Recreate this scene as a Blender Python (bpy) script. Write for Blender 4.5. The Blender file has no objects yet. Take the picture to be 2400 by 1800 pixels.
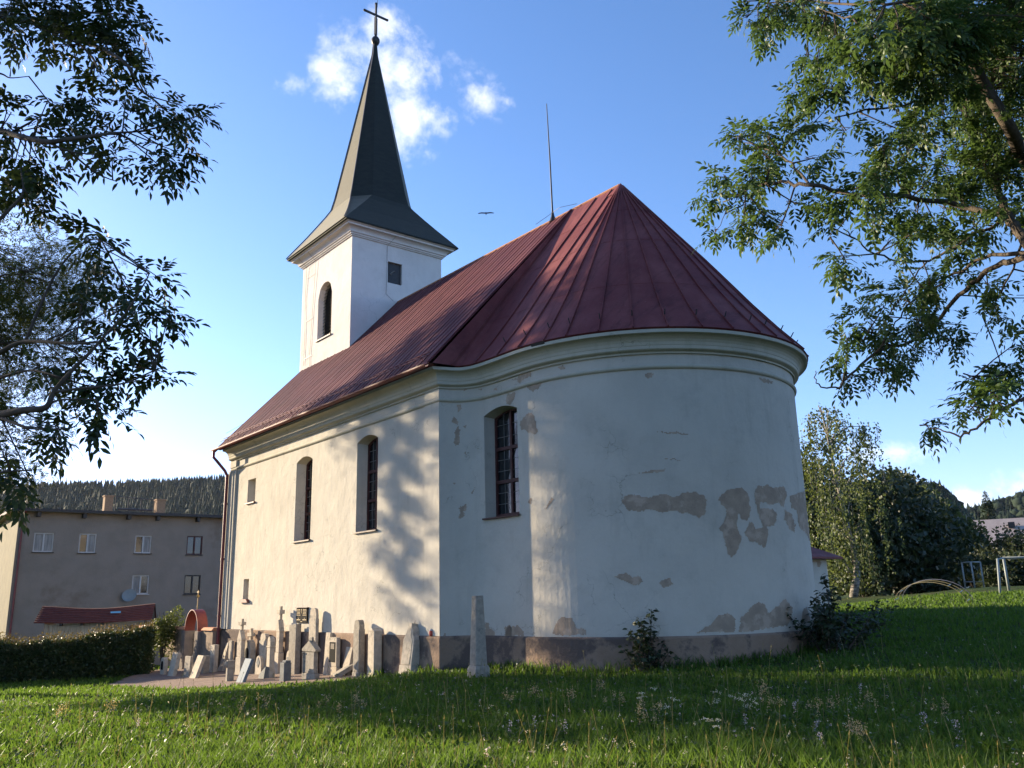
import bpy, math, random
import numpy as np
from mathutils import Vector, Matrix
from mathutils.geometry import tessellate_polygon

SC = bpy.context.scene
COL = SC.collection
PI = math.pi
rng = np.random.default_rng(11)
random.seed(5)

# ------------------------------------------------------------------ camera
# building coordinates: u runs along the nave away from the viewer, v across it to the right, z up.  world = (v, u, z)
FPX, PITCH, ROLL, HEAD = 1999.43, math.radians(14.0348), math.radians(1.3859), math.radians(38.9409)
EYE = np.array([-17.4273, -11.7345, 1.6])
_fw = np.array([math.cos(HEAD), math.sin(HEAD), 0.]); _rt = np.array([-math.sin(HEAD), math.cos(HEAD), 0.]); _up = np.array([0, 0, 1.])
_F = _fw*math.cos(PITCH)+_up*math.sin(PITCH); _U = -_fw*math.sin(PITCH)+_up*math.cos(PITCH)
_c, _s = math.cos(ROLL), math.sin(ROLL)
def W(p): return (float(p[1]), float(p[0]), float(p[2]))
def ray(x, y):
    X, Y = (x-1200)/FPX, (900-y)/FPX
    a, b = _c*X+_s*Y, -_s*X+_c*Y
    return _F+a*_rt+b*_U
def at(x, y, depth):                       # point (u,v,z) seen at photo pixel x,y at a horizontal depth in metres
    d = ray(x, y); return EYE+d*(depth/(d@_fw))
def proj(P):
    d = np.asarray(P)-EYE
    a, b, w = d@_rt, d@_U, d@_F
    a, b = a/w, b/w
    return 1200+FPX*(_c*a-_s*b), 900-FPX*(_s*a+_c*b)
def hit_plane(x, y, P0, n):
    d = ray(x, y); n = np.asarray(n, float); t = n@(np.asarray(P0)-EYE)/(n@d); return EYE+t*d
cam = bpy.data.cameras.new('camera'); camo = bpy.data.objects.new('camera', cam); COL.objects.link(camo)
cam.sensor_width = 36; cam.lens = FPX/2400*36; cam.clip_start = .1; cam.clip_end = 6000
Xc = Vector(W(_c*_rt-_s*_U)); Yc = Vector(W(_s*_rt+_c*_U)); Zc = -Vector(W(_F))
camo.matrix_world = Matrix(((Xc.x, Yc.x, Zc.x, EYE[1]), (Xc.y, Yc.y, Zc.y, EYE[0]), (Xc.z, Yc.z, Zc.z, EYE[2]), (0, 0, 0, 1)))
SC.camera = camo

# ------------------------------------------------------------------ light
SUN_AZ, SUN_EL = math.radians(19.5), math.radians(14)
sdir = np.array([math.cos(SUN_AZ)*math.cos(SUN_EL), -math.sin(SUN_AZ)*math.cos(SUN_EL), math.sin(SUN_EL)])
sun = bpy.data.lights.new('sun', 'SUN'); suno = bpy.data.objects.new('sun', sun); COL.objects.link(suno)
sun.energy = 5.0; sun.angle = math.radians(.53); sun.color = (1, .83, .59)
suno.rotation_euler = Vector(W(sdir)).to_track_quat('Z', 'Y').to_euler(); suno.location = (-20, 40, 40)
SC.view_settings.view_transform = 'Standard'; SC.view_settings.look = 'None'
SC.view_settings.gamma = 1; SC.view_settings.exposure = 1.58
SC.cycles.max_bounces = 6; SC.cycles.diffuse_bounces = 3; SC.cycles.glossy_bounces = 3; SC.cycles.transmission_bounces = 4
SC.cycles.transparent_max_bounces = 8; SC.cycles.caustics_reflective = False; SC.cycles.caustics_refractive = False
try: SC.cycles.use_denoising = True
except Exception: pass

def nod(nt, kind, **kw):
    n = nt.nodes.new(kind)
    for k, v in kw.items():
        if k == 'inp':
            for i, val in v.items(): n.inputs[i].default_value = val
        else: setattr(n, k, v)
    return n
def math_(nt, op, a, b=None, c=None, clamp=False):
    n = nt.nodes.new('ShaderNodeMath'); n.operation = op; n.use_clamp = clamp
    for i, x in enumerate((a, b, c)):
        if x is None: continue
        if isinstance(x, (int, float)): n.inputs[i].default_value = x
        else: nt.links.new(x, n.inputs[i])
    return n.outputs[0]
def mixc(nt, f, a, b, mode='MIX'):
    n = nt.nodes.new('ShaderNodeMix'); n.data_type = 'RGBA'; n.blend_type = mode
    for i, x in ((0, f), (6, a), (7, b)):
        if isinstance(x, (int, float)): n.inputs[i].default_value = x
        elif isinstance(x, tuple): n.inputs[i].default_value = x if len(x) == 4 else (*x, 1)
        else: nt.links.new(x, n.inputs[i])
    return n.outputs[2]
def ramp(nt, f, a, b, smooth=True):
    n = nt.nodes.new('ShaderNodeMapRange'); n.interpolation_type = 'SMOOTHSTEP' if smooth else 'LINEAR'; n.clamp = True if not smooth else True
    nt.links.new(f, n.inputs[0]); n.inputs[1].default_value = a; n.inputs[2].default_value = b
    return n.outputs[0]

world = bpy.data.worlds.new('World'); SC.world = world; world.use_nodes = True
nt = world.node_tree; nt.nodes.clear()
out = nod(nt, 'ShaderNodeOutputWorld'); bg = nod(nt, 'ShaderNodeBackground')
sky = nod(nt, 'ShaderNodeTexSky', sky_type='NISHITA', sun_disc=False, sun_elevation=SUN_EL, altitude=500, air_density=1.0, dust_density=.6, ozone_density=2.2)
sky.sun_rotation = math.atan2(W(sdir)[0], W(sdir)[1])
bg.inputs[1].default_value = .102
hsv = nod(nt, 'ShaderNodeHueSaturation', inp={1: 1.16, 2: 1.0})
nt.links.new(sky.outputs[0], hsv.inputs['Color'])
tc = nod(nt, 'ShaderNodeTexCoord')
def clouds(base):
    # clumps of cumulus at real directions of the sky: each an ellipse on the celestial sphere, broken up by noise
    dirn = nod(nt, 'ShaderNodeVectorMath', operation='NORMALIZE'); nt.links.new(tc.outputs['Generated'], dirn.inputs[0])
    n1 = nod(nt, 'ShaderNodeTexNoise', inp={'Scale': 16., 'Detail': 7., 'Roughness': .58, 'Distortion': .4}); nt.links.new(dirn.outputs[0], n1.inputs['Vector'])
    n2 = nod(nt, 'ShaderNodeTexNoise', inp={'Scale': 60., 'Detail': 5., 'Roughness': .6}); nt.links.new(dirn.outputs[0], n2.inputs['Vector'])
    nz = math_(nt, 'ADD', math_(nt, 'MULTIPLY', math_(nt, 'SUBTRACT', n1.outputs[0], .5), 2.6), math_(nt, 'MULTIPLY', math_(nt, 'SUBTRACT', n2.outputs[0], .5), 1.7))
    tot = None
    for (x, y, rx, ry, amp) in CLOUDS:
        c = Vector(W(ray(x, y))).normalized(); r = c.cross(Vector((0, 0, 1))).normalized(); u_ = r.cross(c)
        def dot(vec):
            n = nod(nt, 'ShaderNodeVectorMath', operation='DOT_PRODUCT'); nt.links.new(dirn.outputs[0], n.inputs[0]); n.inputs[1].default_value = vec; return n.outputs['Value']
        ex = math_(nt, 'MULTIPLY', dot(r), FPX*.93/rx); ey = math_(nt, 'MULTIPLY', dot(u_), FPX*.93/ry)
        d = math_(nt, 'SQRT', math_(nt, 'ADD', math_(nt, 'MULTIPLY', ex, ex), math_(nt, 'MULTIPLY', ey, ey)))
        d = math_(nt, 'ADD', d, math_(nt, 'MULTIPLY', math_(nt, 'LESS_THAN', dot(c), 0.), 99.))
        m = math_(nt, 'MULTIPLY', math_(nt, 'SUBTRACT', 1.25, d), amp)
        tot = m if tot is None else math_(nt, 'MAXIMUM', tot, m)
    body = math_(nt, 'ADD', tot, math_(nt, 'MULTIPLY', nz, .85))
    mask = ramp(nt, body, .05, 1.35)
    return mixc(nt, math_(nt, 'MULTIPLY', mask, .76), base, CLOUD_COL)
CLOUDS = [(780, 170, 58, 62, .85), (810, 115, 60, 45, .7), (905, 70, 45, 50, .9), (935, 160, 75, 70, 1.15), (955, 270, 62, 75, 1.2), (1000, 275, 50, 40, .8), (700, 200, 50, 30, .45),
          (1085, 145, 50, 20, .35), (1100, 175, 40, 25, .5), (1140, 230, 55, 45, .85), (1180, 235, 40, 22, .5), (2085, 1062, 75, 26, .6), (2270, 1172, 55, 20, .7), (2310, 1192, 50, 26, .45), (2395, 1145, 50, 30, .6), (2500, 1160, 80, 40, .6)]
CLOUD_COL = (5.0, 5.0, 5.05)
tint = mixc(nt, 1., hsv.outputs[0], (1.04, .97, 1.10), 'MULTIPLY')
sep = nod(nt, 'ShaderNodeSeparateXYZ'); nt.links.new(tc.outputs['Generated'], sep.inputs[0])
tint = mixc(nt, ramp(nt, sep.outputs[2], .30, 0.), tint, mixc(nt, 1., tint, (.90, .93, 1.25), 'MULTIPLY'))      # bluer, clearer air near the horizon
nt.links.new(clouds(tint), bg.inputs[0]); nt.links.new(bg.outputs[0], out.inputs[0])

# ------------------------------------------------------------------ materials
def mat(name, c1, c2=None, scale=3., rough=.85, spec=.25, bump=0., bscale=None, detail=6., dist=0., c3=None, s3=.6, t3=(.55, .7), coat=None, stretch=None, metal=0.):
    m = bpy.data.materials.new(name); m.use_nodes = True; nt = m.node_tree; b = nt.nodes['Principled BSDF']
    b.inputs['Roughness'].default_value = rough; b.inputs['Specular IOR Level'].default_value = spec; b.inputs['Metallic'].default_value = metal
    tc = nod(nt, 'ShaderNodeTexCoord'); vec = tc.outputs['Object']
    if stretch:
        mp = nod(nt, 'ShaderNodeMapping'); mp.inputs['Scale'].default_value = stretch; nt.links.new(vec, mp.inputs[0]); svec = mp.outputs[0]
    else: svec = vec
    col = None
    if c2 is not None:
        n = nod(nt, 'ShaderNodeTexNoise', inp={'Scale': scale, 'Detail': detail, 'Roughness': .6, 'Distortion': dist}); nt.links.new(svec, n.inputs['Vector'])
        col = mixc(nt, ramp(nt, n.outputs[0], .3, .7), c1, c2)
    if c3 is not None:
        n3 = nod(nt, 'ShaderNodeTexNoise', inp={'Scale': s3, 'Detail': 8., 'Roughness': .65}); nt.links.new(vec, n3.inputs['Vector'])
        col = mixc(nt, ramp(nt, n3.outputs[0], t3[0], t3[1]), col if col is not None else c1, c3)
    if col is None: b.inputs['Base Color'].default_value = (*c1, 1)
    else: nt.links.new(col, b.inputs['Base Color'])
    if bump:
        n = nod(nt, 'ShaderNodeTexNoise', inp={'Scale': bscale or scale*4, 'Detail': 8., 'Roughness': .65}); nt.links.new(vec, n.inputs['Vector'])
        bp = nod(nt, 'ShaderNodeBump', inp={'Strength': 1., 'Distance': bump}); nt.links.new(n.outputs[0], bp.inputs['Height']); nt.links.new(bp.outputs[0], b.inputs['Normal'])
    return m
def leafmat(name, c1, c2, trans=.35, rough=.5, spec=.35, tcol=None):
    m = bpy.data.materials.new(name); m.use_nodes = True; nt = m.node_tree; b = nt.nodes['Principled BSDF']; o = nt.nodes['Material Output']
    g = nod(nt, 'ShaderNodeNewGeometry'); rp = g.outputs['Random Per Island']
    col = mixc(nt, rp, c1, c2)
    nt.links.new(col, b.inputs['Base Color']); b.inputs['Roughness'].default_value = rough; b.inputs['Specular IOR Level'].default_value = spec
    tr = nod(nt, 'ShaderNodeBsdfTranslucent'); tc_ = mixc(nt, .5, col, tcol or (c2[0]*2.2, c2[1]*1.9, c2[2]*.8)); nt.links.new(tc_, tr.inputs[0])
    mx = nod(nt, 'ShaderNodeMixShader'); mx.inputs[0].default_value = trans
    nt.links.new(b.outputs[0], mx.inputs[1]); nt.links.new(tr.outputs[0], mx.inputs[2]); nt.links.new(mx.outputs[0], o.inputs[0])
    return m

def plaster_mat(name, base, dirt, damp, bump=.012):
    m = bpy.data.materials.new(name); m.use_nodes = True; nt = m.node_tree; b = nt.nodes['Principled BSDF']
    b.inputs['Roughness'].default_value = .92; b.inputs['Specular IOR Level'].default_value = .15
    tc = nod(nt, 'ShaderNodeTexCoord'); vec = tc.outputs['Object']
    def noise(scale, detail=6., rgh=.6, st=None, dist=0.):
        v = vec
        if st:
            mp = nod(nt, 'ShaderNodeMapping'); mp.inputs['Scale'].default_value = st; nt.links.new(vec, mp.inputs[0]); v = mp.outputs[0]
        n = nod(nt, 'ShaderNodeTexNoise', inp={'Scale': scale, 'Detail': detail, 'Roughness': rgh, 'Distortion': dist}); nt.links.new(v, n.inputs['Vector']); return n.outputs[0]
    col = mixc(nt, ramp(nt, noise(.9), .35, .7), base, tuple(x*.9 for x in base))
    streak = ramp(nt, noise(2.2, 7, .65, (1, 1, .16)), .52, .78)
    col = mixc(nt, math_(nt, 'MULTIPLY', streak, .6), col, dirt)
    spots = ramp(nt, noise(5.5, 8, .7), .62, .72)
    col = mixc(nt, math_(nt, 'MULTIPLY', spots, .22), col, damp)
    fine = noise(38, 4, .6)
    col = mixc(nt, math_(nt, 'MULTIPLY', ramp(nt, fine, .35, .75), .14), col, dirt)
    vor = nod(nt, 'ShaderNodeTexVoronoi', feature='DISTANCE_TO_EDGE', inp={'Scale': 1.1}); wob = nod(nt, 'ShaderNodeTexNoise', inp={'Scale': 2.5, 'Detail': 6.}); nt.links.new(vec, wob.inputs['Vector'])
    wv = nod(nt, 'ShaderNodeVectorMath', operation='MULTIPLY_ADD'); nt.links.new(wob.outputs['Color'], wv.inputs[0]); wv.inputs[1].default_value = (.9, .9, .9); nt.links.new(vec, wv.inputs[2]); nt.links.new(wv.outputs[0], vor.inputs['Vector'])
    crack = math_(nt, 'MULTIPLY', ramp(nt, vor.outputs['Distance'], .012, .002), ramp(nt, noise(.55, 3), .52, .62))
    col = mixc(nt, math_(nt, 'MULTIPLY', crack, .55), col, tuple(x*.45 for x in dirt))
    col = mixc(nt, math_(nt, 'MULTIPLY', ramp(nt, noise(1.1, 9, .72), .50, .66), .30), col, damp)
    nt.links.new(col, b.inputs['Base Color'])
    h = math_(nt, 'ADD', math_(nt, 'MULTIPLY', noise(1.6, 3), 2.2), math_(nt, 'ADD', math_(nt, 'MULTIPLY', noise(9, 5), .5), math_(nt, 'MULTIPLY', noise(60, 5, .7), .18)))
    bp = nod(nt, 'ShaderNodeBump', inp={'Strength': 1., 'Distance': bump}); nt.links.new(h, bp.inputs['Height']); nt.links.new(bp.outputs[0], b.inputs['Normal'])
    return m
def roof_mat(name, base, faded, dark):
    m = bpy.data.materials.new(name); m.use_nodes = True; nt = m.node_tree; b = nt.nodes['Principled BSDF']
    b.inputs['Roughness'].default_value = .55; b.inputs['Specular IOR Level'].default_value = .16
    tc = nod(nt, 'ShaderNodeTexCoord'); vec = tc.outputs['Object']
    def noise(scale, detail=6., rgh=.6, st=None):
        v = vec
        if st:
            mp = nod(nt, 'ShaderNodeMapping'); mp.inputs['Scale'].default_value = st; nt.links.new(vec, mp.inputs[0]); v = mp.outputs[0]
        n = nod(nt, 'ShaderNodeTexNoise', inp={'Scale': scale, 'Detail': detail, 'Roughness': rgh}); nt.links.new(v, n.inputs['Vector']); return n.outputs[0]
    col = mixc(nt, ramp(nt, noise(.8), .35, .7), base, faded)
    col = mixc(nt, math_(nt, 'MULTIPLY', ramp(nt, noise(3.5, 8, .7, (.35, 1.6, .35)), .46, .7), .8), col, dark)
    col = mixc(nt, math_(nt, 'MULTIPLY', ramp(nt, noise(26, 3), .64, .7), .35), col, (.32, .17, .15))
    nt.links.new(col, b.inputs['Base Color'])
    rr = math_(nt, 'ADD', math_(nt, 'MULTIPLY', noise(2.5), .3), .45); nt.links.new(rr, b.inputs['Roughness'])
    bp = nod(nt, 'ShaderNodeBump', inp={'Strength': 1., 'Distance': .012}); nt.links.new(noise(1.3, 3), bp.inputs['Height']); nt.links.new(bp.outputs[0], b.inputs['Normal'])
    return m

M = {}
M['plaster'] = plaster_mat('cream_plaster', (.54, .497, .42), (.39, .355, .29), (.34, .32, .27))
M['plaster_tower'] = plaster_mat('white_plaster', (.68, .635, .595), (.56, .515, .47), (.52, .47, .43))
M['trim'] = plaster_mat('moulding_plaster', (.50, .465, .375), (.33, .31, .235), (.29, .28, .21), .003)
M['bare'] = mat('bare_plaster', (.39, .30, .22), (.31, .24, .18), 5, .95, .1, .012, 24, c3=(.45, .35, .265), s3=2.6, t3=(.5, .6))
M['plinth'] = mat('plinth_render', (.25, .172, .12), (.32, .228, .165), 1.6, .95, .1, .025, 14, c3=(.125, .095, .08), s3=.8, t3=(.48, .56))
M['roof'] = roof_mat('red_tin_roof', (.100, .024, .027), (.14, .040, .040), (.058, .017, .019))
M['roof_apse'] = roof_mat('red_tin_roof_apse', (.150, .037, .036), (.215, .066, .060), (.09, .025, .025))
M['redtrim'] = mat('red_metal_trim', (.20, .035, .03), (.13, .025, .025), 4, .5, .4)
M['spire'] = mat('dark_slate_roofing', (.018, .022, .021), (.028, .032, .028), 3, .75, .15, .006, 22, stretch=(1, 1, 3)); _p = M['spire'].node_tree.nodes['Principled BSDF']; _p.inputs['Sheen Weight'].default_value = .55; _p.inputs['Sheen Roughness'].default_value = .35; _p.inputs['Sheen Tint'].default_value = (.9, .85, .7, 1)
M['iron'] = mat('dark_iron', (.02, .02, .022), (.035, .03, .028), 8, .55, .4)
M['wire'] = mat('wire', (.16, .14, .13), None, 8, .5, .4)
M['frame'] = mat('red_brown_frame', (.075, .022, .018), (.05, .016, .014), 9, .55, .35)
M['lead'] = mat('pale_glazing_bar', (.16, .15, .135), None, 9, .5, .3)
M['sill'] = mat('red_sill', (.24, .07, .05), (.17, .05, .04), 6, .6, .3)
M['brownsill'] = mat('brown_sill', (.10, .045, .035), (.07, .035, .03), 6, .6, .3)
def glass(name, tint=(.012, .014, .016), rough=.06, bump=.0015):
    m = mat(name, tint, None, 1, rough, .6, bump, 5.); return m
M['glass'] = glass('old_window_glass')
M['louvre'] = mat('louvre_wood', (.09, .075, .06), (.05, .04, .035), 10, .8, .2)
M['sand'] = mat('pale_sandstone', (.52, .445, .345), (.39, .34, .27), 7, .93, .12, .006, 40, c3=(.24, .22, .18), s3=3.5, t3=(.52, .68))
M['grey'] = mat('grey_granite', (.36, .315, .25), (.25, .22, .18), 9, .9, .15, .005, 50, c3=(.14, .14, .12), s3=3.5, t3=(.53, .7))
M['dark'] = mat('dark_weathered_stone', (.13, .13, .125), (.20, .20, .19), 6, .85, .2, .004, 40)
M['blue'] = mat('polished_blue_grey_granite', (.16, .20, .24), (.13, .16, .19), 20, .7, .1)
M['black'] = mat('black_granite', (.012, .011, .011), None, 5, .8, .04)
M['gold'] = mat('gold_lettering', (.34, .22, .06), None, 5, .5, .4)
M['bark'] = mat('ash_bark', (.055, .044, .034), (.105, .085, .066), 9, .95, .1, .02, 22, stretch=(1, 1, .3))
M['birchbark'] = mat('birch_bark', (.36, .33, .29), (.08, .07, .06), 6, .9, .1, .01, 12, stretch=(.6, .6, 2.5))
M['darkbark'] = mat('dark_bark', (.06, .05, .04), (.10, .08, .065), 9, .95, .1, .01, 20)
M['leaf_backlit'] = leafmat('shade_darkened_ash_leaves', (.014, .026, .010), (.038, .060, .020), .2, .5, .25)  # leaf colour darkened to hold the shade of the backlit boughs
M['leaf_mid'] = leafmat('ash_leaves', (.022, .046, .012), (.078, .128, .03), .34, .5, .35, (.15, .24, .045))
M['leaf_shade'] = leafmat('crown_leaves', (.022, .036, .012), (.055, .074, .022), .3, .7, .12)
M['leaf_birch'] = leafmat('birch_leaves', (.040, .062, .022), (.088, .118, .045), .4)
M['leaf_back'] = leafmat('dark_tree_leaves', (.016, .028, .012), (.036, .052, .02), .22)
M['leaf_back2'] = leafmat('olive_tree_leaves', (.03, .045, .018), (.06, .075, .03), .25)
M['leaf_hedge'] = leafmat('hedge_leaves', (.015, .028, .008), (.042, .064, .016), .2)
M['leaf_bush'] = leafmat('bush_leaves', (.04, .065, .018), (.10, .13, .035), .35)
M['leaf_red'] = leafmat('reddish_shoot_leaves', (.045, .05, .016), (.09, .07, .026), .35)
M['spruce'] = leafmat('spruce_needles', (.014, .026, .018), (.032, .048, .028), .08, .8, .1)
M['grass'] = leafmat('grass_blades', (.026, .070, .009), (.090, .155, .022), .45, .55, .2, (.19, .30, .03))
M['flower_w'] = leafmat('white_blossom', (.42, .42, .33), (.6, .58, .48), .3)
M['flower_t'] = leafmat('dry_flower_heads', (.30, .22, .13), (.42, .34, .18), .3)
M['flower_p'] = leafmat('lilac_blossom', (.36, .29, .34), (.5, .44, .46), .3)
M['grass_dry'] = leafmat('dry_grass_blades', (.07, .075, .025), (.15, .14, .06), .35, .6, .15, (.24, .24, .08))
M['stalk'] = leafmat('dry_grass_stalks', (.12, .13, .04), (.27, .23, .11), .3)
M['ground'] = mat('lawn_soil', (.025, .045, .010), (.05, .075, .018), 1.3, .95, .1, .05, 18, c3=(.075, .07, .03), s3=.35, t3=(.5, .7))
M['gravel'] = mat('reddish_gravel', (.30, .22, .175), (.20, .15, .125), 30, .95, .1, .015, 70, c3=(.36, .28, .22), s3=2.2)
M['hill'] = mat('forest_floor', (.02, .035, .018), (.03, .045, .022), .05, .95, .1)
M['block_wall'] = mat('grey_brown_render', (.265, .218, .178), (.23, .19, .152), 1.2, .95, .1, .012, 12, c3=(.20, .15, .115), s3=.3)
M['block_side'] = mat('sunlit_gable_render', (.20, .175, .11), (.16, .14, .09), 2, .9, .1)  # yellow tone puts the sun on this gable into its colour
M['brick'] = mat('yellow_brick', (.30, .20, .12), (.22, .145, .09), 12, .9, .1)
M['white'] = mat('white_paint', (.5, .48, .45), (.42, .40, .38), 6, .5, .3)
M['curtain'] = mat('white_curtain', (.36, .34, .31), (.2, .19, .18), 3, .8, .2, stretch=(4, 4, .4))
M['tile'] = mat('red_clay_tile', (.115, .038, .032), (.08, .028, .026), 6, .85, .15, .02, 14)
M['plank'] = mat('whitewashed_planks', (.46, .42, .34), (.34, .30, .24), 5, .9, .1, .004, 20, stretch=(3, 3, .5))
M['brickwall'] = mat('whitewashed_brick', (.55, .45, .38), (.38, .26, .2), 14, .9, .1, .01, 20)
M['cyan'] = mat('blue_tarp', (.12, .35, .48), None, 5, .5, .3)
M['wallstone'] = mat('churchyard_wall_render', (.30, .225, .165), (.22, .17, .13), 3, .95, .1, .015, 18)
M['pillarstone'] = mat('grey_pillar_stone', (.24, .20, .165), (.17, .145, .125), 4, .95, .1, .01, 18)
M['archred'] = mat('red_painted_sheet', (.20, .04, .028), (.14, .03, .024), 5, .55, .35)
M['coping'] = mat('orange_tile_coping', (.48, .24, .13), (.38, .18, .10), 8, .85, .15)
M['roofgrey'] = mat('pink_grey_roof', (.42, .35, .31), (.35, .29, .26), 3, .9, .1)
M['yellow'] = mat('yellow_tube', (.08, .07, .025), None, 5, .5, .3)
M['bluetube'] = mat('blue_tube', (.035, .05, .10), None, 5, .5, .3)
M['lightgrey'] = mat('pale_grey_tube', (.22, .25, .25), None, 5, .5, .3)
M['bird'] = mat('dark_feathers', (.06, .065, .09), None, 5, .8, .1)
M['redglass'] = mat('red_candle_glass', (.42, .05, .03), None, 5, .3, .5)

# ------------------------------------------------------------------ mesh helpers
LOCAL = set()                                   # things whose parts are modelled round their own base
def put_under(o, parent):
    if parent is None: return
    o.parent = parent
    if parent.type == 'EMPTY' and parent.name not in LOCAL: o.matrix_parent_inverse = Matrix.Translation(-parent.location)
class MB:
    def __init__(self): self.v = []; self.f = []
    def add(self, vs, fs):
        o = len(self.v); self.v += [tuple(float(c) for c in p) for p in vs]; self.f += [tuple(i+o for i in f) for f in fs]
    def quad(self, a, b, c, d): self.add([a, b, c, d], [(0, 1, 2, 3)])
    def box(self, u0, u1, v0, v1, z0, z1):
        self.add([(u0, v0, z0), (u1, v0, z0), (u1, v1, z0), (u0, v1, z0), (u0, v0, z1), (u1, v0, z1), (u1, v1, z1), (u0, v1, z1)],
                 [(0, 1, 2, 3), (4, 5, 6, 7), (0, 1, 5, 4), (1, 2, 6, 5), (2, 3, 7, 6), (3, 0, 4, 7)])
    def frustum(self, u0, u1, v0, v1, z0, U0, U1, V0, V1, z1):
        self.add([(u0, v0, z0), (u1, v0, z0), (u1, v1, z0), (u0, v1, z0), (U0, V0, z1), (U1, V0, z1), (U1, V1, z1), (U0, V1, z1)],
                 [(0, 1, 2, 3), (4, 5, 6, 7), (0, 1, 5, 4), (1, 2, 6, 5), (2, 3, 7, 6), (3, 0, 4, 7)])
    def prism(self, pts, v0, v1, axis='v'):        # outline pts (s,z) extruded through v (or u)
        n = len(pts); tri = tessellate_polygon([[Vector((p[0], p[1], 0)) for p in pts]])
        mk = (lambda s, d, z: (s, d, z)) if axis == 'v' else (lambda s, d, z: (d, s, z))
        vs = [mk(p[0], v0, p[1]) for p in pts]+[mk(p[0], v1, p[1]) for p in pts]
        fs = [tuple(t) for t in tri]+[tuple(i+n for i in t) for t in tri]+[(i, (i+1) % n, (i+1) % n+n, i+n) for i in range(n)]
        self.add(vs, fs)
    def tube(self, pts, r, n=8, cap=True):
        pts = [np.asarray(p, float) for p in pts]; rs = r if hasattr(r, '__len__') else [r]*len(pts)
        o = len(self.v); prev = None
        for i, p in enumerate(pts):
            d = pts[min(i+1, len(pts)-1)]-pts[max(i-1, 0)]; d = d/(np.linalg.norm(d)+1e-9)
            if prev is None: a = np.cross(d, [0, 0, 1.]); a = np.cross(d, [0, 1., 0]) if np.linalg.norm(a) < .1 else a
            else: a = prev-d*(prev@d)
            a = a/np.linalg.norm(a); b = np.cross(d, a); prev = a
            for k in range(n):
                t = 2*PI*k/n; self.v.append(tuple(p+rs[i]*(a*math.cos(t)+b*math.sin(t))))
        for i in range(len(pts)-1):
            for k in range(n): self.f.append((o+i*n+k, o+i*n+(k+1) % n, o+(i+1)*n+(k+1) % n, o+(i+1)*n+k))
        if cap:
            self.f.append(tuple(o+k for k in range(n))); self.f.append(tuple(o+(len(pts)-1)*n+k for k in range(n)))
    def lathe(self, c, prof, n=16):                 # prof (radius, z)
        o = len(self.v)
        for r, z in prof:
            for k in range(n): t = 2*PI*k/n; self.v.append((c[0]+r*math.cos(t), c[1]+r*math.sin(t), c[2]+z))
        for i in range(len(prof)-1):
            for k in range(n): self.f.append((o+i*n+k, o+i*n+(k+1) % n, o+(i+1)*n+(k+1) % n, o+(i+1)*n+k))
        self.f.append(tuple(o+k for k in range(n))); self.f.append(tuple(o+(len(prof)-1)*n+k for k in range(n)))
    def build(self, name, m, parent=None, smooth=False, loc=None, bevel=0.):
        me = bpy.data.meshes.new(name); me.from_pydata([W(p) for p in self.v], [], self.f); me.update()
        import bmesh
        if len(self.v) < 60000:
            bm = bmesh.new(); bm.from_mesh(me); bmesh.ops.remove_doubles(bm, verts=bm.verts, dist=1e-5)
            bmesh.ops.recalc_face_normals(bm, faces=bm.faces)
            if bevel: bmesh.ops.bevel(bm, geom=[e for e in bm.edges if len(e.link_faces) == 2 and e.calc_face_angle(0) > .6], offset=bevel, segments=1, affect='EDGES', clamp_overlap=True)
            bm.to_mesh(me); bm.free()
        if smooth:
            me.polygons.foreach_set('use_smooth', [True]*len(me.polygons))
        o = bpy.data.objects.new(name, me); COL.objects.link(o); me.materials.append(m)
        put_under(o, parent)
        if loc is not None: o.location = W(loc)
        return o
def npmesh(name, verts, faces_list, m, parent=None):      # verts N,3 in (u,v,z); faces_list: arrays of tri / quad indices
    me = bpy.data.meshes.new(name); V = np.ascontiguousarray(verts[:, [1, 0, 2]], dtype=np.float32)
    me.vertices.add(len(V)); me.vertices.foreach_set('co', V.ravel())
    loops = np.concatenate([f.ravel() for f in faces_list]).astype(np.int32); sizes = np.concatenate([np.full(len(f), f.shape[1]) for f in faces_list])
    starts = np.concatenate([[0], np.cumsum(sizes)[:-1]]).astype(np.int32)
    me.loops.add(len(loops)); me.loops.foreach_set('vertex_index', loops)
    me.polygons.add(len(sizes)); me.polygons.foreach_set('loop_start', starts)
    me.update(calc_edges=True); me.validate()
    me.materials.append(m); o = bpy.data.objects.new(name, me); COL.objects.link(o)
    put_under(o, parent)
    return o
def tag(o, label=None, cat=None, group=None, kind=None):
    if label: o['label'] = label
    if cat: o['category'] = cat
    if group: o['group'] = group
    if kind: o['kind'] = kind
    return o
def thing(name, label, cat, loc=(0, 0, 0), group=None, local=False):
    o = bpy.data.objects.new(name, None); COL.objects.link(o); o.location = W(loc); o.empty_display_size = .3
    if local: LOCAL.add(o.name)
    return tag(o, label, cat, group)

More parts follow.
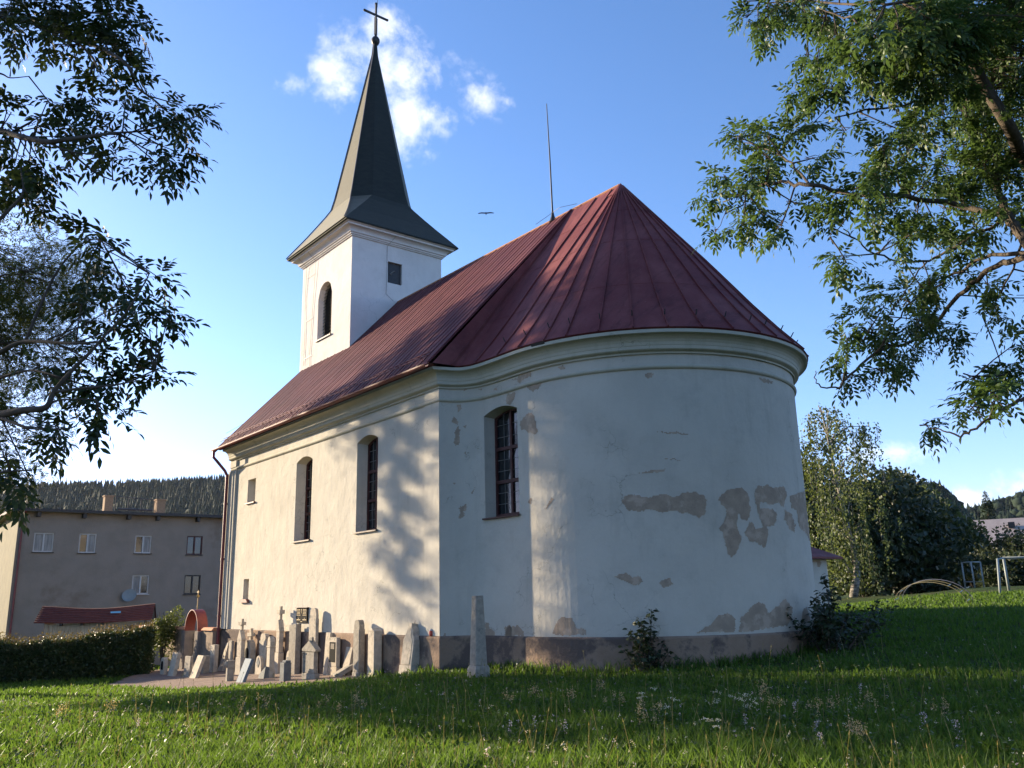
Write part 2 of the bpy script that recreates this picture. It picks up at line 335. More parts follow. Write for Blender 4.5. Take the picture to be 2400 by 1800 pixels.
# ------------------------------------------------------------------ ground
GU, GZ = (-1.5, 0., 1., 2.7, 4., 6., 9., 12., 16.), (0., -.05, -.16, -.28, -.31, -.40, -.50, -.60, -.70)
def gnp(u, v): return np.interp(u, GU, GZ)+.058*np.clip(v, 0, 27)+.06*np.clip(v, -3, 0)*np.clip((u+2)/4, 0, 1)
def g(u, v): return float(gnp(u, v))
def hitg(x, y):
    d = ray(x, y); t = 2.
    while t < 400:
        P = EYE+t*d
        if P[2] < g(P[0], P[1]): return np.array([P[0], P[1], g(P[0], P[1])])
        t += .02
    return P
us = sorted(set([-900, -500, -250, -120, -80, -60, -40, -30, -24, -18, -12, -8, -4, -3, -2, -1.5, -1, -.5, 0, .5, 1, 1.5, 2, 2.7, 3.3, 4, 5, 6, 7.5, 9, 10.5, 12, 14, 16, 18, 24, 32, 45, 60, 90, 140, 250, 500, 900, 1500]))
vs_ = sorted(set([-1500, -900, -500, -250, -120, -80, -60, -40, -30, -24, -18, -12, -8, -5, -4, -3, -2, -1, 0, 2, 4, 8, 12, 16, 20, 24, 27, 32, 45, 60, 90, 140, 250, 500, 900, 1500]))
mb = MB(); mb.v = [(u, v, g(u, v)) for u in us for v in vs_]; n = len(vs_)
mb.f = [(i*n+j, i*n+j+1, (i+1)*n+j+1, (i+1)*n+j) for i in range(len(us)-1) for j in range(n-1)]
tag(mb.build('ground', M['ground']), kind='structure')

def inpoly(px, py, poly):
    ins = np.zeros(px.shape, bool); n = len(poly)
    for i in range(n):
        x1, y1 = poly[i]; x2, y2 = poly[(i+1) % n]
        c = ((y1 > py) != (y2 > py)) & (px < (x2-x1)*(py-y1)/(y2-y1+1e-12)+x1); ins ^= c
    return ins
GRAV = [tuple(hitg(x, y)[:2]) for x, y in ((253, 1606), (300, 1586), (345, 1574), (378, 1568))]+[(16.5, -.35), (14., -.02), (0.6, -.02), (1.2, -.9)]+[tuple(hitg(x, y)[:2]) for x, y in ((905, 1583), (860, 1590), (790, 1597), (700, 1603), (560, 1608), (420, 1616), (300, 1612))]
uu, vv = np.meshgrid(np.arange(-1, 20, .15), np.arange(-8, .2, .15), indexing='ij')
jit = .08*np.sin(uu*5.1)+.07*np.sin(vv*7.3+uu*2)
msk = inpoly(uu+.075+jit, vv+.075, GRAV)
mb = MB()
for i, j in zip(*np.nonzero(msk)):
    a, b = uu[i, j], vv[i, j]; mb.quad(*[(p, q, g(p, q)+.012) for p, q in ((a, b), (a+.15, b), (a+.15, b+.15), (a, b+.15))])
tag(mb.build('gravel_path', M['gravel']), kind='structure')

# ------------------------------------------------------------------ church
ZP, ZS, ZE, ZR, WH, L = .74, 6.47, 7.24, 12.98, 4.80, 13.95
UC, R, UA = -2.27, 3.97, -2.12
church = thing('church', 'white village church with red tin roof, round apse and dark pointed tower spire', 'church', (0, 0, 0))
# plan of the apse: corner, hollow curve, short straight shoulder, half circle, mirrored
def crom(P, n=5):
    out_ = []
    P = [np.array(p, float) for p in P]; P = [2*P[0]-P[1]]+P+[2*P[-1]-P[-2]]
    for i in range(1, len(P)-2):
        for k in range(n):
            t = k/n; out_.append(.5*((2*P[i])+(-P[i-1]+P[i+1])*t+(2*P[i-1]-5*P[i]+4*P[i+1]-P[i+2])*t*t+(-P[i-1]+3*P[i]-3*P[i+1]+P[i+2])*t**3))
    out_.append(P[-2]); return out_
half = crom([(0, 0), (-.10, .27), (-.30, .55), (-.64, .735), (-1.0, .80), (-1.6, .83), (UC, WH-R)], 5)
arc = [np.array([UC+R*math.cos(a), WH+R*math.sin(a)]) for a in np.linspace(-PI/2, -3*PI/2, 73)][1:-1]
apse = half+arc+[np.array([p[0], 2*WH-p[1]]) for p in reversed(half)]
apse = np.array(apse)
def normals(path):
    path = np.asarray(path, float); n = len(path); out_ = np.zeros_like(path); sc = np.ones(n)
    d = path[1:]-path[:-1]; d = d/np.linalg.norm(d, axis=1)[:, None]
    nn = np.stack([-d[:, 1], d[:, 0]], 1)
    out_[0] = nn[0]; out_[-1] = nn[-1]
    for i in range(1, n-1):
        m = nn[i-1]+nn[i]; m /= np.linalg.norm(m); out_[i] = m/max(.4, m@nn[i])
    return out_
full = np.vstack([[[L, 0]], apse, [[L, 2*WH]]])
# outward check: at first point (nave south wall) outward is -v
NF = normals(full)
if NF[0][1] > 0: NF = -NF
NA = NF[1:-1]
# true surface normals for the apse without the mitre at its first and last corner
NA2 = normals(apse)
if NA2[0]@NA[2] < 0: NA2 = -NA2
arcl = np.concatenate([[0], np.cumsum(np.linalg.norm(apse[1:]-apse[:-1], axis=1))])
def apse_pt(s, z, depth):
    x = np.interp(s, arcl, apse[:, 0]); y = np.interp(s, arcl, apse[:, 1]); nx = np.interp(s, arcl, NA2[:, 0]); ny = np.interp(s, arcl, NA2[:, 1])
    return (x-nx*depth, y-ny*depth, z)
def south_pt(s, z, depth): return (s, depth, z)

def arch_z(o, s):
    sl, sr, zb, zt, rise = o[:5]; c = (sl+sr)/2; hw = (sr-sl)/2; t = min(1, abs(s-c)/hw)
    return zt+(rise*math.sqrt(max(0, 1-t*t)) if len(o) > 5 and o[5] == 'round' else rise*(1-t*t))
def outline(o, n=8, shrink=0., lift=0.):
    sl, sr, zb, zt, rise = o[:5]; c = (sl+sr)/2; k = ((sr-sl)/2-shrink)/((sr-sl)/2)
    pts = [(sl, zb), (sr, zb)]
    if rise > 0: pts += [(sr+(sl-sr)*i/n, arch_z(o, sr+(sl-sr)*i/n)) for i in range(n+1)]
    else: pts += [(sr, zt), (sl, zt)]
    return [(c+(s-c)*k, z+(lift if z <= zb+1e-6 else -shrink*.5)) for s, z in pts]
def wall_open(mb, pt, s0, s1, z0, z1, openings, ds=1., extra=()):
    br = {round(s0, 4), round(s1, 4)}
    for o in openings:
        for i in range(9): br.add(round(o[0]+(o[1]-o[0])*i/8, 4))
    for e in extra:
        if s0 < e < s1: br.add(round(float(e), 4))
    br = sorted(br); b2 = [br[0]]
    for x in br[1:]:
        k = max(1, int(math.ceil((x-b2[-1])/ds))); a = b2[-1]
        b2 += [a+(x-a)*i/k for i in range(1, k+1)]
    for a, b in zip(b2[:-1], b2[1:]):
        if b-a < 1e-5: continue
        m = (a+b)/2; cov = sorted([o for o in openings if o[0] < m < o[1]], key=lambda o: o[2])
        za, zb = z0, z0
        for o in cov:
            mb.quad(pt(a, za, 0), pt(b, zb, 0), pt(b, o[2], 0), pt(a, o[2], 0)); za, zb = arch_z(o, a), arch_z(o, b)
        mb.quad(pt(a, za, 0), pt(b, zb, 0), pt(b, z1, 0), pt(a, z1, 0))
def reveal(mb, pt, o, depth, splay=0., lift=0.):
    A = outline(o); B = outline(o, 8, splay, lift); n = len(A)
    for i in range(n):
        j = (i+1) % n; mb.quad(pt(*A[i], 0), pt(*A[j], 0), pt(*B[j], depth), pt(*B[i], depth))
    return B
def church_window(pt, o, depth, parent, splay=.06, nx=4, transoms=(.335, .665), sill_m='brownsill', label=None):
    sl, sr, zb, zt, rise = o[:5]; c = (sl+sr)/2; hw = (sr-sl)/2-splay; zl = zb+.05
    oo = (c-hw, c+hw, zl, zt-splay*.5, rise*.9)
    out_ = outline(oo); inn = outline(oo, 8, .055, .055)
    fr = MB(); n = len(out_)
    for dz in ((depth-.05),):
        for i in range(n):
            j = (i+1) % n
            fr.quad(pt(*out_[i], dz), pt(*out_[j], dz), pt(*inn[j], dz), pt(*inn[i], dz)); fr.quad(pt(*inn[i], dz), pt(*inn[j], dz), pt(*inn[j], depth), pt(*inn[i], depth))
    def bar(mb, sa, sb, za, zb_, d0, d1):
        k = max(1, int((sb-sa)/.25))
        for i in range(k):
            a, b = sa+(sb-sa)*i/k, sa+(sb-sa)*(i+1)/k
            mb.add([pt(a, za, d0), pt(b, za, d0), pt(b, zb_, d0), pt(a, zb_, d0), pt(a, za, d1), pt(b, za, d1), pt(b, zb_, d1), pt(a, zb_, d1)],
                   [(0, 1, 2, 3), (0, 1, 5, 4), (2, 3, 7, 6), (0, 3, 7, 4), (1, 2, 6, 5)])
    ztop = arch_z(oo, c)-.03
    bar(fr, c-.035, c+.035, zl+.03, ztop, depth-.06, depth+.01)
    tz = [zl+(zt-zl)*t for t in transoms]
    for t in tz: bar(fr, c-hw+.03, c+hw-.03, t-.04, t+.04, depth-.064, depth+.01)
    w = fr.build('window', M['frame'], parent)
    if label: w['label'] = label
    gl = MB(); pts = outline(oo, 8, .02, .02); gl.add([pt(s, z, depth) for s, z in pts], [tuple(reversed(range(len(pts))))])
    gl.build('glass', M['glass'], w)
    ld = MB()
    for i in range(1, nx):
        if i*2 == nx: continue
        s = c-hw+2*hw*i/nx; bar(ld, s-.006, s+.006, zl+.04, arch_z(oo, s)-.04, depth-.018, depth)
    zz = zl
    edges = [zl+.03]+tz+[ztop]
    for a, b in zip(edges[:-1], edges[1:]):
        for k in range(1, 3): z = a+(b-a)*k/3; bar(ld, c-hw+.04, c+hw-.04, z-.006, z+.006, depth-.019, depth)
    ld.build('glazing_bars', M['lead'], w)
    sb = MB(); k = 6
    for i in range(k):
        a, b = sl-.05+(sr-sl+.1)*i/k, sl-.05+(sr-sl+.1)*(i+1)/k
        P = [pt(a, zb+.05, depth-.04), pt(b, zb+.05, depth-.04), pt(b, zb+.003, -.07), pt(a, zb+.003, -.07), pt(b, zb-.035, -.07), pt(a, zb-.035, -.07), pt(b, zb-.035, .0), pt(a, zb-.035, .0)]
        sb.add(P, [(0, 1, 2, 3), (3, 2, 4, 5), (5, 4, 6, 7)])
    sb.build('sill', M[sill_m], w)
    return w

S1 = (7.12, 8.27, 3.46, 5.96, .15); S2 = (3.06, 4.24, 3.46, 6.0, .15)
SU = (11.58, 12.28, 5.07, 5.9, 0.); SL = (11.75, 12.22, 1.7, 2.43, 0.)
def s_at(u): # arc length on straight shoulder
    return float(np.interp(-u, -apse[:len(half), 0], arcl[:len(half)]))
AW = (s_at(-.80), s_at(-2.04), 3.46, 5.98, .15)
wl = MB()
wall_open(wl, south_pt, 0, L, -1.2, ZE, [S1, S2, SU, SL], 1.)
for o, d, sp in ((S1, .36, .06), (S2, .36, .06), (SU, .28, .03), (SL, .3, .03)): reveal(wl, south_pt, o, d, sp, .02)
reveal_b = reveal(wl, apse_pt, AW, .36, .06, .02)
wall_open(wl, apse_pt, 0, float(arcl[-1]), -1.2, ZE, [AW], .3, arcl)
wl.quad((0, 2*WH, -1.2), (L, 2*WH, -1.2), (L, 2*WH, ZE), (0, 2*WH, ZE))
wl.add([(L, 0, -1.2), (L, 2*WH, -1.2), (L, 2*WH, ZE), (L, WH, ZR-.15), (L, 0, ZE)], [(0, 1, 2, 3, 4)])
wl.build('wall', M['plaster'], church)
for o, lab in ((S1, None), (S2, None)): church_window(south_pt, o, .36, church)
church_window(apse_pt, AW, .36, church)
# small niches on the south wall: upper one plastered shut, lower slit with a shutter
nb = MB(); nb.add([(s, .28, z) for s, z in outline(SU, 8, .03, .02)], [(0, 1, 2, 3)]); nw = nb.build('small_window', M['plaster'], church)
sb = MB(); sb.box(SU[0]-.05, SU[1]+.05, -.07, .24, SU[2]-.045, SU[2]-.003); sb.build('sill', M['sill'], nw)
nb = MB(); nb.add([(s, .3, z) for s, z in outline(SL, 8, .03, .02)], [(0, 1, 2, 3)]); nw = nb.build('small_window', M['plaster'], church)
sb = MB(); sb.prism([(SL[0]-.16, SL[2]-.06), (SL[1]+.16, SL[2]-.06), (SL[1]+.03, SL[2]+.05), (SL[0]-.03, SL[2]+.05)], -.10, -.003); sb.box(SL[0], SL[1], -.003, .27, SL[2]-.04, SL[2]+.012); sb.build('sill', M['sill'], nw)
for z in (2.16, 1.95): hb = MB(); hb.box(11.84, 11.88, .24, .3, z, z+.04); hb.build('shutter_hinge', M['iron'], nw)

def sweep(mb, path, nrm, prof):
    for i in range(len(path)-1):
        for (o0, z0), (o1, z1) in zip(prof[:-1], prof[1:]):
            A = path[i]; B = path[i+1]; a = nrm[i]; b = nrm[i+1]
            mb.quad((*(A+a*o0), z0), (*(B+b*o0), z0), (*(B+b*o1), z1), (*(A+a*o1), z1))
def coved(z0, z1, o0, o1, n=5):   # hollow quarter curve
    return [(o0+(o1-o0)*(1-math.cos(PI/2*i/n)), z0+(z1-z0)*math.sin(PI/2*i/n)) for i in range(n+1)]
cm = MB(); prof = [(-.02, 6.76), (.05, 6.76), (.05, 6.80), (.13, 6.83), (.15, 6.85), (.15, 6.92)]+coved(6.93, 7.14, .16, .36)+[(.39, 7.15), (.39, 7.225), (.0, 7.235)]
sweep(cm, full, NF, prof); cm.build('cornice', M['trim'], church, smooth=False)
st = MB(); prof = [(-.01, 6.42), (.03, 6.42), (.055, 6.445), (.062, 6.47), (.055, 6.495), (.03, 6.52), (-.01, 6.52)]
sweep(st, full, NF, prof); st.build('string_course', M['trim'], church)
pl = MB(); sweep(pl, full, NF, [(.07, -1.3), (.07, ZP-.03), (.05, ZP), (-.01, ZP+.012)]); pl.build('plinth', M['plinth'], church)
# corner pilasters on the south wall
for u0, u1, d in ((13.36, 13.96, .07), (-.0, .66, .03)):
    b = MB(); b.box(u0, u1+(.0 if u0 > 1 else 0), -d, .01, ZP+.013, 6.415); b.box(u0, u1, -d, .01, 6.525, 6.755)
    if u0 > 1: b.box(u0+.16, u1-.02, -d-.035, -d+.002, ZP+.02, 6.41)
    b.build('pilaster', M['plaster'], church)

# roofs
OV = .56
def slope_pt(u, t, side=1):       # t 0 eave .. 1 ridge
    v = -OV+(WH+OV)*t; z = ZE+.03+(ZR-ZE-.03)*t
    return (u, v if side > 0 else 2*WH-v, z)
rf = MB()
UE0, UE1 = -.36, L+.32
for sd in (1, -1):
    for i in range(24):
        a, b = i/24, (i+1)/24
        k = lambda t: UE0+(.28)*t
        for j in range(6):
            t0, t1 = j/6, (j+1)/6
            def uu_(f, t): s = k(t); return s+(UE1-s)*f
            rf.quad(slope_pt(uu_(a, t0), t0, sd), slope_pt(uu_(b, t0), t0, sd), slope_pt(uu_(b, t1), t1, sd), slope_pt(uu_(a, t1), t1, sd))
# underside and verge boards
    rf.quad(slope_pt(UE0, 0, sd), slope_pt(UE1, 0, sd), (UE1, -.35 if sd > 0 else 2*WH+.35, ZE-.005), (UE0, -.35 if sd > 0 else 2*WH+.35, ZE-.005))
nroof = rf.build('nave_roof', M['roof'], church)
nrm = np.array([0, -(ZR-ZE)/math.hypot(ZR-ZE, WH+OV), (WH+OV)/math.hypot(ZR-ZE, WH+OV)])
sm = MB()
def seam(mb, A, B, h=.035, w=.013, n=1, nv=None):
    A, B = np.array(A), np.array(B); d = B-A; nv_ = nv if nv is not None else nrm; s = np.cross(d, nv_); s = s/np.linalg.norm(s)*w
    mb.add([A-s, A+s, B+s, B-s, A-s+nv_*h, A+s+nv_*h, B+s+nv_*h, B-s+nv_*h], [(0, 1, 5, 4), (2, 3, 7, 6), (0, 3, 7, 4), (1, 2, 6, 5), (4, 5, 6, 7)])
k = 0
for u in np.arange(UE0+.55, UE1-.1, .29):
    jt = random.uniform(-.03, .03); seam(sm, slope_pt(u+jt, .003), slope_pt(u+jt, .998), .010 if k % 2 else .016, .008 if k % 2 else .011); k += 1
for u0_, dt in ((UE0, .0),):
    seam(sm, slope_pt(UE0+.05, .002), slope_pt(UE0+.30, .998), .05, .03)
sm.build('roof_seams', M['roof'], nroof)
vg = MB(); A0 = np.array(slope_pt(UE1, 0)); A1 = np.array(slope_pt(UE1, 1)); A2 = np.array(slope_pt(UE1, 0, -1)); dn = np.array([0, 0, -.14])
for p, q in ((A0, A1), (A1, A2)): vg.quad(p, q, q+dn, p+dn); vg.quad(p+dn, q+dn, q+dn+[-.03, 0, 0], p+dn+[-.03, 0, 0])
vg.build('verge_board', M['redtrim'], nroof)
rc = MB(); rc.tube([(UA+.05, WH, ZR-.005), (L+.34, WH, ZR-.005)], .04, 8); rc.build('ridge_cap', M['coping'], nroof)  # orange colour stands in for sunlight along the ridge

eave = apse+NA2*.42; eave[0] = [-.42, -.50]; eave[-1] = [-.42, 2*WH+.50]
# keep the edge simple over the hollow corner
for i in range(1, 6):
    t = i/6; eave[i] = eave[0]*(1-t)+eave[6]*t; eave[-1-i] = [eave[i][0], 2*WH-eave[i][1]]
nh = len(half)
def top_pt(i):
    if i < nh:
        t = max(0, (i-8)/(nh-1-8)); return np.array([-.08+(UA+.08)*t, WH, ZR])
    if i >= len(apse)-nh:
        j = len(apse)-1-i; t = max(0, (j-8)/(nh-1-8)); return np.array([-.08+(UA+.08)*t, WH, ZR])
    return np.array([UA, WH, ZR])
ZA = 7.262
ar = MB(); rows = [np.linspace(0, 1, 9) for _ in range(1)][0]
E3 = [np.array([*e, ZA]) for e in eave]; T3 = [top_pt(i) for i in range(len(eave))]
def rp(i, t):
    P = E3[i]*(1-t)+T3[i]*t
    P = P.copy(); P[2] += -.10*math.sin(PI*min(1, t*2.2))*(1-t) if 8 < i < len(eave)-9 else 0    # slight flare at the eaves
    return P
for i in range(len(eave)-1):
    for a, b in zip(rows[:-1], rows[1:]): ar.quad(rp(i, a), rp(i+1, a), rp(i+1, b), rp(i, b))
    lo = np.array([*(apse[i]+NA2[i]*.36), ZA-.035]); lo2 = np.array([*(apse[i+1]+NA2[i+1]*.36), ZA-.035])
    if 6 <= i < len(eave)-7: ar.quad(E3[i], E3[i+1], lo2, lo)
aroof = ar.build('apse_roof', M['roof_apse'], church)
sm = MB(); cum = np.concatenate([[0], np.cumsum(np.linalg.norm(eave[1:]-eave[:-1], axis=1))]); nextc = .5; hooks = []
for i in range(1, len(eave)-1):
    if cum[i] >= nextc:
        nextc += .74
        for a, b in zip(rows[:-1], rows[1:]):
            A, B = rp(i, a), rp(i, min(b, .985)); side = rp(i+1, a)-rp(i-1, a); nv = np.cross(side, B-A); nv = nv/np.linalg.norm(nv); nv = nv if nv[2] > 0 else -nv
            seam(sm, A, B, .038, .013, nv=nv)
        hooks.append((i, nv))
for t in (.27, .55, .78):
    tt = t
    for i in range(9, len(eave)-10):
        A, B = rp(i, tt), rp(i+1, tt); nv = np.cross(B-A, rp(i, tt+.05)-A)
        if np.linalg.norm(nv) < 1e-6 or np.linalg.norm(B-A) < 1e-5: continue
        nv = nv/np.linalg.norm(nv); nv = nv if nv[2] > 0 else -nv; seam(sm, A, B, .006, .012, nv=nv)
sm.build('roof_seams', M['roof_apse'], aroof)
cp = MB(); o = len(cp.v)
for i in range(nh-1, len(eave)-nh+1): pass
ring = [rp(i, .925)+np.array([0, 0, .03]) for i in range(nh-4, len(eave)-nh+4, 3)]
for a, b in zip(ring[:-1], ring[1:]): cp.add([a, b, (UA, WH, ZR+.04)], [(0, 1, 2)])
cp.build('apex_cap', M['roof_apse'], aroof)
for i, nv in hooks:
    if nh-6 < i < len(eave)-nh+6:
        P = rp(i, .07); Q = rp(i, .10); d = (Q-P)/np.linalg.norm(Q-P); h = MB()
        h.tube([P, P+nv*.02, P+nv*.05+d*-.02, P+nv*.17+d*.02], [.012, .014, .014, .012], 6); h.build('snow_hook', M['iron'], aroof)
# gutter, downpipe
gt = MB(); n = 7; GU0, GU1 = -.30, L+.42
for i in range(n):
    a, b = PI+PI*i/n, PI+PI*(i+1)/n
    for r in (.075, .066):
        gt.quad((GU0, -OV-.05+r*math.cos(a), ZE+r*math.sin(a)), (GU1, -OV-.05+r*math.cos(a), ZE+r*math.sin(a)), (GU1, -OV-.05+r*math.cos(b), ZE+r*math.sin(b)), (GU0, -OV-.05+r*math.cos(b), ZE+r*math.sin(b)))
for u in np.arange(GU0+.3, GU1, .85): gt.box(u-.012, u+.012, -OV-.13, -OV+.02, ZE+.0, ZE+.012)
gt.build('gutter', M['redtrim'], church)
dp = MB(); dp.tube([(L+.30, -OV-.05, ZE-.05), (L+.30, -OV-.05, ZE-.28), (L+.22, -OV+.05, ZE-.42), (L+.05, -.24, ZE-.80), (L-.02, -.17, ZE-.98), (L-.02, -.17, ZE-1.3), (L-.03, -.17, 3), (L-.04, -.17, -.62)], .055, 10)
for z in (1.2, 3.2, 5.2): dp.tube([(L-.03, -.17, z-.03), (L-.03, -.17, z+.03)], .066, 10)
dp.build('downpipe', M['redtrim'], church)
# snow guard rail above the south eave
sg = MB()
for t in (.035, .055): A, B = np.array(slope_pt(UE0+.3, t)), np.array(slope_pt(UE1-.2, t)); sg.tube([A+nrm*.10, B+nrm*.10], .014, 6)
for u in np.arange(UE0+.5, UE1, 1.1): A = np.array(slope_pt(u, .03)); B = np.array(slope_pt(u, .07)); sg.tube([A, A+nrm*.12, B], .010, 5)
sg.build('snow_guard', M['redtrim'], nroof)
# patches where the paint has come off the plaster
def zz(ox, oy, k, pts): return [(ox+x*k, oy+y*k) for x, y in pts]
P4 = lambda *p: zz(1400, 1000, .3616, p); P2 = lambda *p: zz(1000, 750, .3014, p); P1 = lambda *p: zz(680, 1380, .2351, p); P3 = lambda *p: zz(1000, 400, .40687, p)
PATCH = [
 P4((150,485),(175,450),(240,440),(330,462),(370,450),(430,440),(510,455),(560,430),(640,420),(700,450),(710,500),(690,570),(660,588),(600,560),(545,565),(510,540),(430,560),(380,545),(340,530),(270,555),(200,540)),
 P4((785,470),(830,410),(930,398),(975,430),(985,490),(1000,540),(975,605),(935,600),(915,560),(905,620),(915,680),(935,720),(920,780),(900,820),(865,848),(840,810),(825,750),(815,690),(790,655),(820,620),(835,530),(800,510)),
 P4((1025,400),(1050,375),(1075,400),(1100,368),(1130,395),(1215,392),(1225,450),(1205,530),(1175,490),(1115,505),(1060,485),(1050,530),(1130,530),(1165,570),(1145,640),(1100,650),(1105,740),(1080,785),(1040,755),(990,740),(955,690),(980,625),(1005,620),(1030,660),(1075,655),(1045,580),(1020,480)),
 P4((1240,450),(1340,420),(1360,560),(1380,740),(1340,680),(1300,640),(1290,540),(1260,530)), P4((1210,535),(1265,570),(1285,640),(1275,690),(1240,660),(1215,600)),
 P4((105,975),(180,948),(230,975),(285,970),(295,1000),(240,1035),(200,1005),(150,990)), P4((395,1010),(470,982),(490,1020),(430,1048)),
 P4((640,1335),(720,1290),(790,1220),(840,1205),(890,1240),(895,1330)),
 P4((915,1330),(930,1240),(985,1180),(1045,1130),(1085,1160),(1105,1210),(1150,1180),(1190,1140),(1220,1115),(1260,1170),(1265,1215),(1230,1290),(1140,1300),(1040,1320)), P4((1325,1270),(1330,1190),(1360,1170),(1380,1260)),
 P4((380,36),(500,34),(610,50),(500,48)), P4((425,205),(490,208),(560,222),(480,216)), P4((270,302),(350,278),(440,278),(430,294),(340,298)),
 P2((655,470),(700,455),(720,415),(770,393),(808,400),(810,440),(760,460),(720,495),(700,465)), P2((780,515),(840,490),(905,478),(870,525),(830,565),(800,540)),
 P2((730,790),(760,745),(795,718),(830,735),(850,790),(865,860),(840,890),(800,880),(770,850),(735,855)), P2((1020,370),(1060,345),(1075,380),(1040,385)), P2((620,650),(625,575),(690,560),(680,620),(650,665)),
 P2((190,790),(215,755),(250,790),(240,815)), P2((210,930),(225,870),(250,820),(262,870),(250,970),(225,975)), P2((245,1540),(270,1500),(250,1460),(300,1430),(315,1450),(285,1490),(300,1520),(265,1550)),
 P2((235,660),(265,650),(275,690),(240,720)), P2((285,550),(300,525),(315,545)), P2((400,540),(430,530),(430,548)), P2((785,1420),(818,1380),(812,1430)), P2((945,1440),(970,1385),(988,1390),(960,1440),(905,1490)),
 P2((345,1345),(375,1300),(355,1362)), P2((198,1270),(232,1262),(215,1285)), P2((1115,240),(1180,222),(1190,238),(1150,250)), P2((280,830),(312,812),(300,845)), P2((290,1030),(305,1020),(312,1050)), P2((510,545),(545,520),(550,548)),
 P1((1525,478),(1535,440),(1555,445),(1562,478)), P1((1940,330),(1980,330),(1990,390),(2040,420),(2035,480),(1945,480)), P1((2135,420),(2150,375),(2190,365),(2212,400),(2214,470),(2150,470)),
 [(1297, 1488), (1300, 1462), (1318, 1445), (1340, 1450), (1350, 1470), (1372, 1475), (1374, 1488)], [(1180, 1490), (1190, 1470), (1215, 1465), (1228, 1480), (1228, 1490)],
 P3((1255,1175),(1285,1163),(1310,1175),(1300,1195),(1270,1200)), P3((1910,1195),(1950,1200),(2000,1215),(1990,1225),(1930,1215))]
cs = .022; ss = np.arange(.05, 11.2, cs); zs_ = np.arange(ZP+.02, 6.95, cs)
SG, ZG = np.meshgrid(ss, zs_, indexing='ij')
XU = np.interp(SG, arcl, apse[:, 0]); XV = np.interp(SG, arcl, apse[:, 1]); d = np.stack([XU-EYE[0], XV-EYE[1], ZG-EYE[2]], -1)
a_, b_, w_ = d@_rt, d@_U, d@_F; a_, b_ = a_/w_, b_/w_
PX = 1200+FPX*(_c*a_-_s*b_); PY = 900-FPX*(_s*a_+_c*b_)
face_ok = (np.interp(SG, arcl, NA2[:, 0])*d[..., 0]+np.interp(SG, arcl, NA2[:, 1])*d[..., 1]) < -.3
nj = 2.2*(1.3*np.sin(SG*13+ZG*9+np.sin(ZG*7))+np.sin(SG*37-ZG*29)+.6*np.sin(ZG*97+SG*71))
nk = 2.0*(1.3*np.sin(SG*11-ZG*14+np.sin(SG*6))+np.sin(SG*41+ZG*23)+.6*np.sin(ZG*83-SG*101))
sil = int(np.nonzero(~face_ok.any(1))[0][0]) if (~face_ok.any(1)).any() else len(ss)
for poly in PATCH:
    small = max(max(p[0] for p in poly)-min(p[0] for p in poly), max(p[1] for p in poly)-min(p[1] for p in poly)) < 22
    k = .2 if small else .42
    mk = inpoly(PX+nj*k, PY+nk*k, poly) & face_ok
    if not mk.any(): continue
    mb = MB()
    for i, j in zip(*np.nonzero(mk)):
        s, z = SG[i, j]-cs/2, ZG[i, j]-cs/2
        if AW[0]-.01 < SG[i, j] < AW[1]+.01 and AW[2]-.1 < ZG[i, j] < arch_z(AW, float(SG[i, j]))+.02: continue
        mb.quad(apse_pt(s, z, -.004), apse_pt(s+cs, z, -.004), apse_pt(s+cs, z+cs, -.004), apse_pt(s, z+cs, -.004))
    if mb.v: mb.build('plaster_patch', M['bare'], church)

# tower
UT, TU, TV, ZC = 10.06, 4.28, 4.12, 15.30
V0, V1, U1 = WH-TV/2, WH+TV/2, UT+TU
tw = MB(); BW = (11.62, 12.82, 11.72, 13.46, .58, 'round'); v_s = lambda s, z, d: (s, V0+d, z)
wall_open(tw, v_s, UT, U1, 7.4, ZC, [BW], 3.); reveal(tw, v_s, BW, .34, .0, .0)
EW = (4.33, 4.98, 13.70, 14.59, 0.); v_e = lambda s, z, d: (UT+d, s, z)
wall_open(tw, v_e, V0, V1, 7.4, ZC, [EW], 3.); reveal(tw, v_e, EW, .10)
tw.quad((U1, V0, 7.4), (U1, V1, 7.4), (U1, V1, ZC), (U1, V0, ZC)); tw.quad((UT, V1, 7.4), (U1, V1, 7.4), (U1, V1, ZC), (UT, V1, ZC))
tower = tw.build('tower', M['plaster_tower'], church)
rect = np.array([(UT, V0), (UT, V1), (U1, V1), (U1, V0), (UT, V0)], float); RN = np.array([(-1, -1), (-1, 1), (1, 1), (1, -1), (-1, -1)], float)
tc_ = MB(); sweep(tc_, rect, RN, [(o_, 15.27+(z_-15.05)*.667) for o_, z_ in [(-.01, 15.05), (.05, 15.05), (.06, 15.10), (.10, 15.13), (.11, 15.2), (.15, 15.22)]+coved(15.24, 15.50, .16, .34)+[(.37, 15.51), (.38, 15.60), (.44, 15.64), (.44, 15.70), (.0, 15.71)]])
tc_.build('tower_cornice', M['plaster_tower'], tower)
b = MB(); pts = outline(BW, 10, .0); b.add([(s, V0+.33, z) for s, z in pts], [tuple(range(len(pts)))])
lv = b.build('belfry_window', M['iron'], church)
b = MB()
for k in range(17):
    z = 11.80+k*.135; hw = .6 if z < 13.46 else .58*math.sqrt(max(0.02, 1-((z-13.46)/.6)**2))
    b.add([(12.22-hw+.02, V0+.22, z), (12.22+hw-.02, V0+.22, z), (12.22+hw-.02, V0+.31, z+.09), (12.22-hw+.02, V0+.31, z+.09), (12.22-hw+.02, V0+.22, z+.02), (12.22+hw-.02, V0+.22, z+.02)], [(0, 1, 2, 3), (0, 1, 5, 4)])
b.build('louvres', M['louvre'], lv)
b = MB(); b.box(BW[0]-.05, BW[1]+.05, V0-.06, V0+.3, 11.665, 11.715); b.build('sill', M['brownsill'], lv)
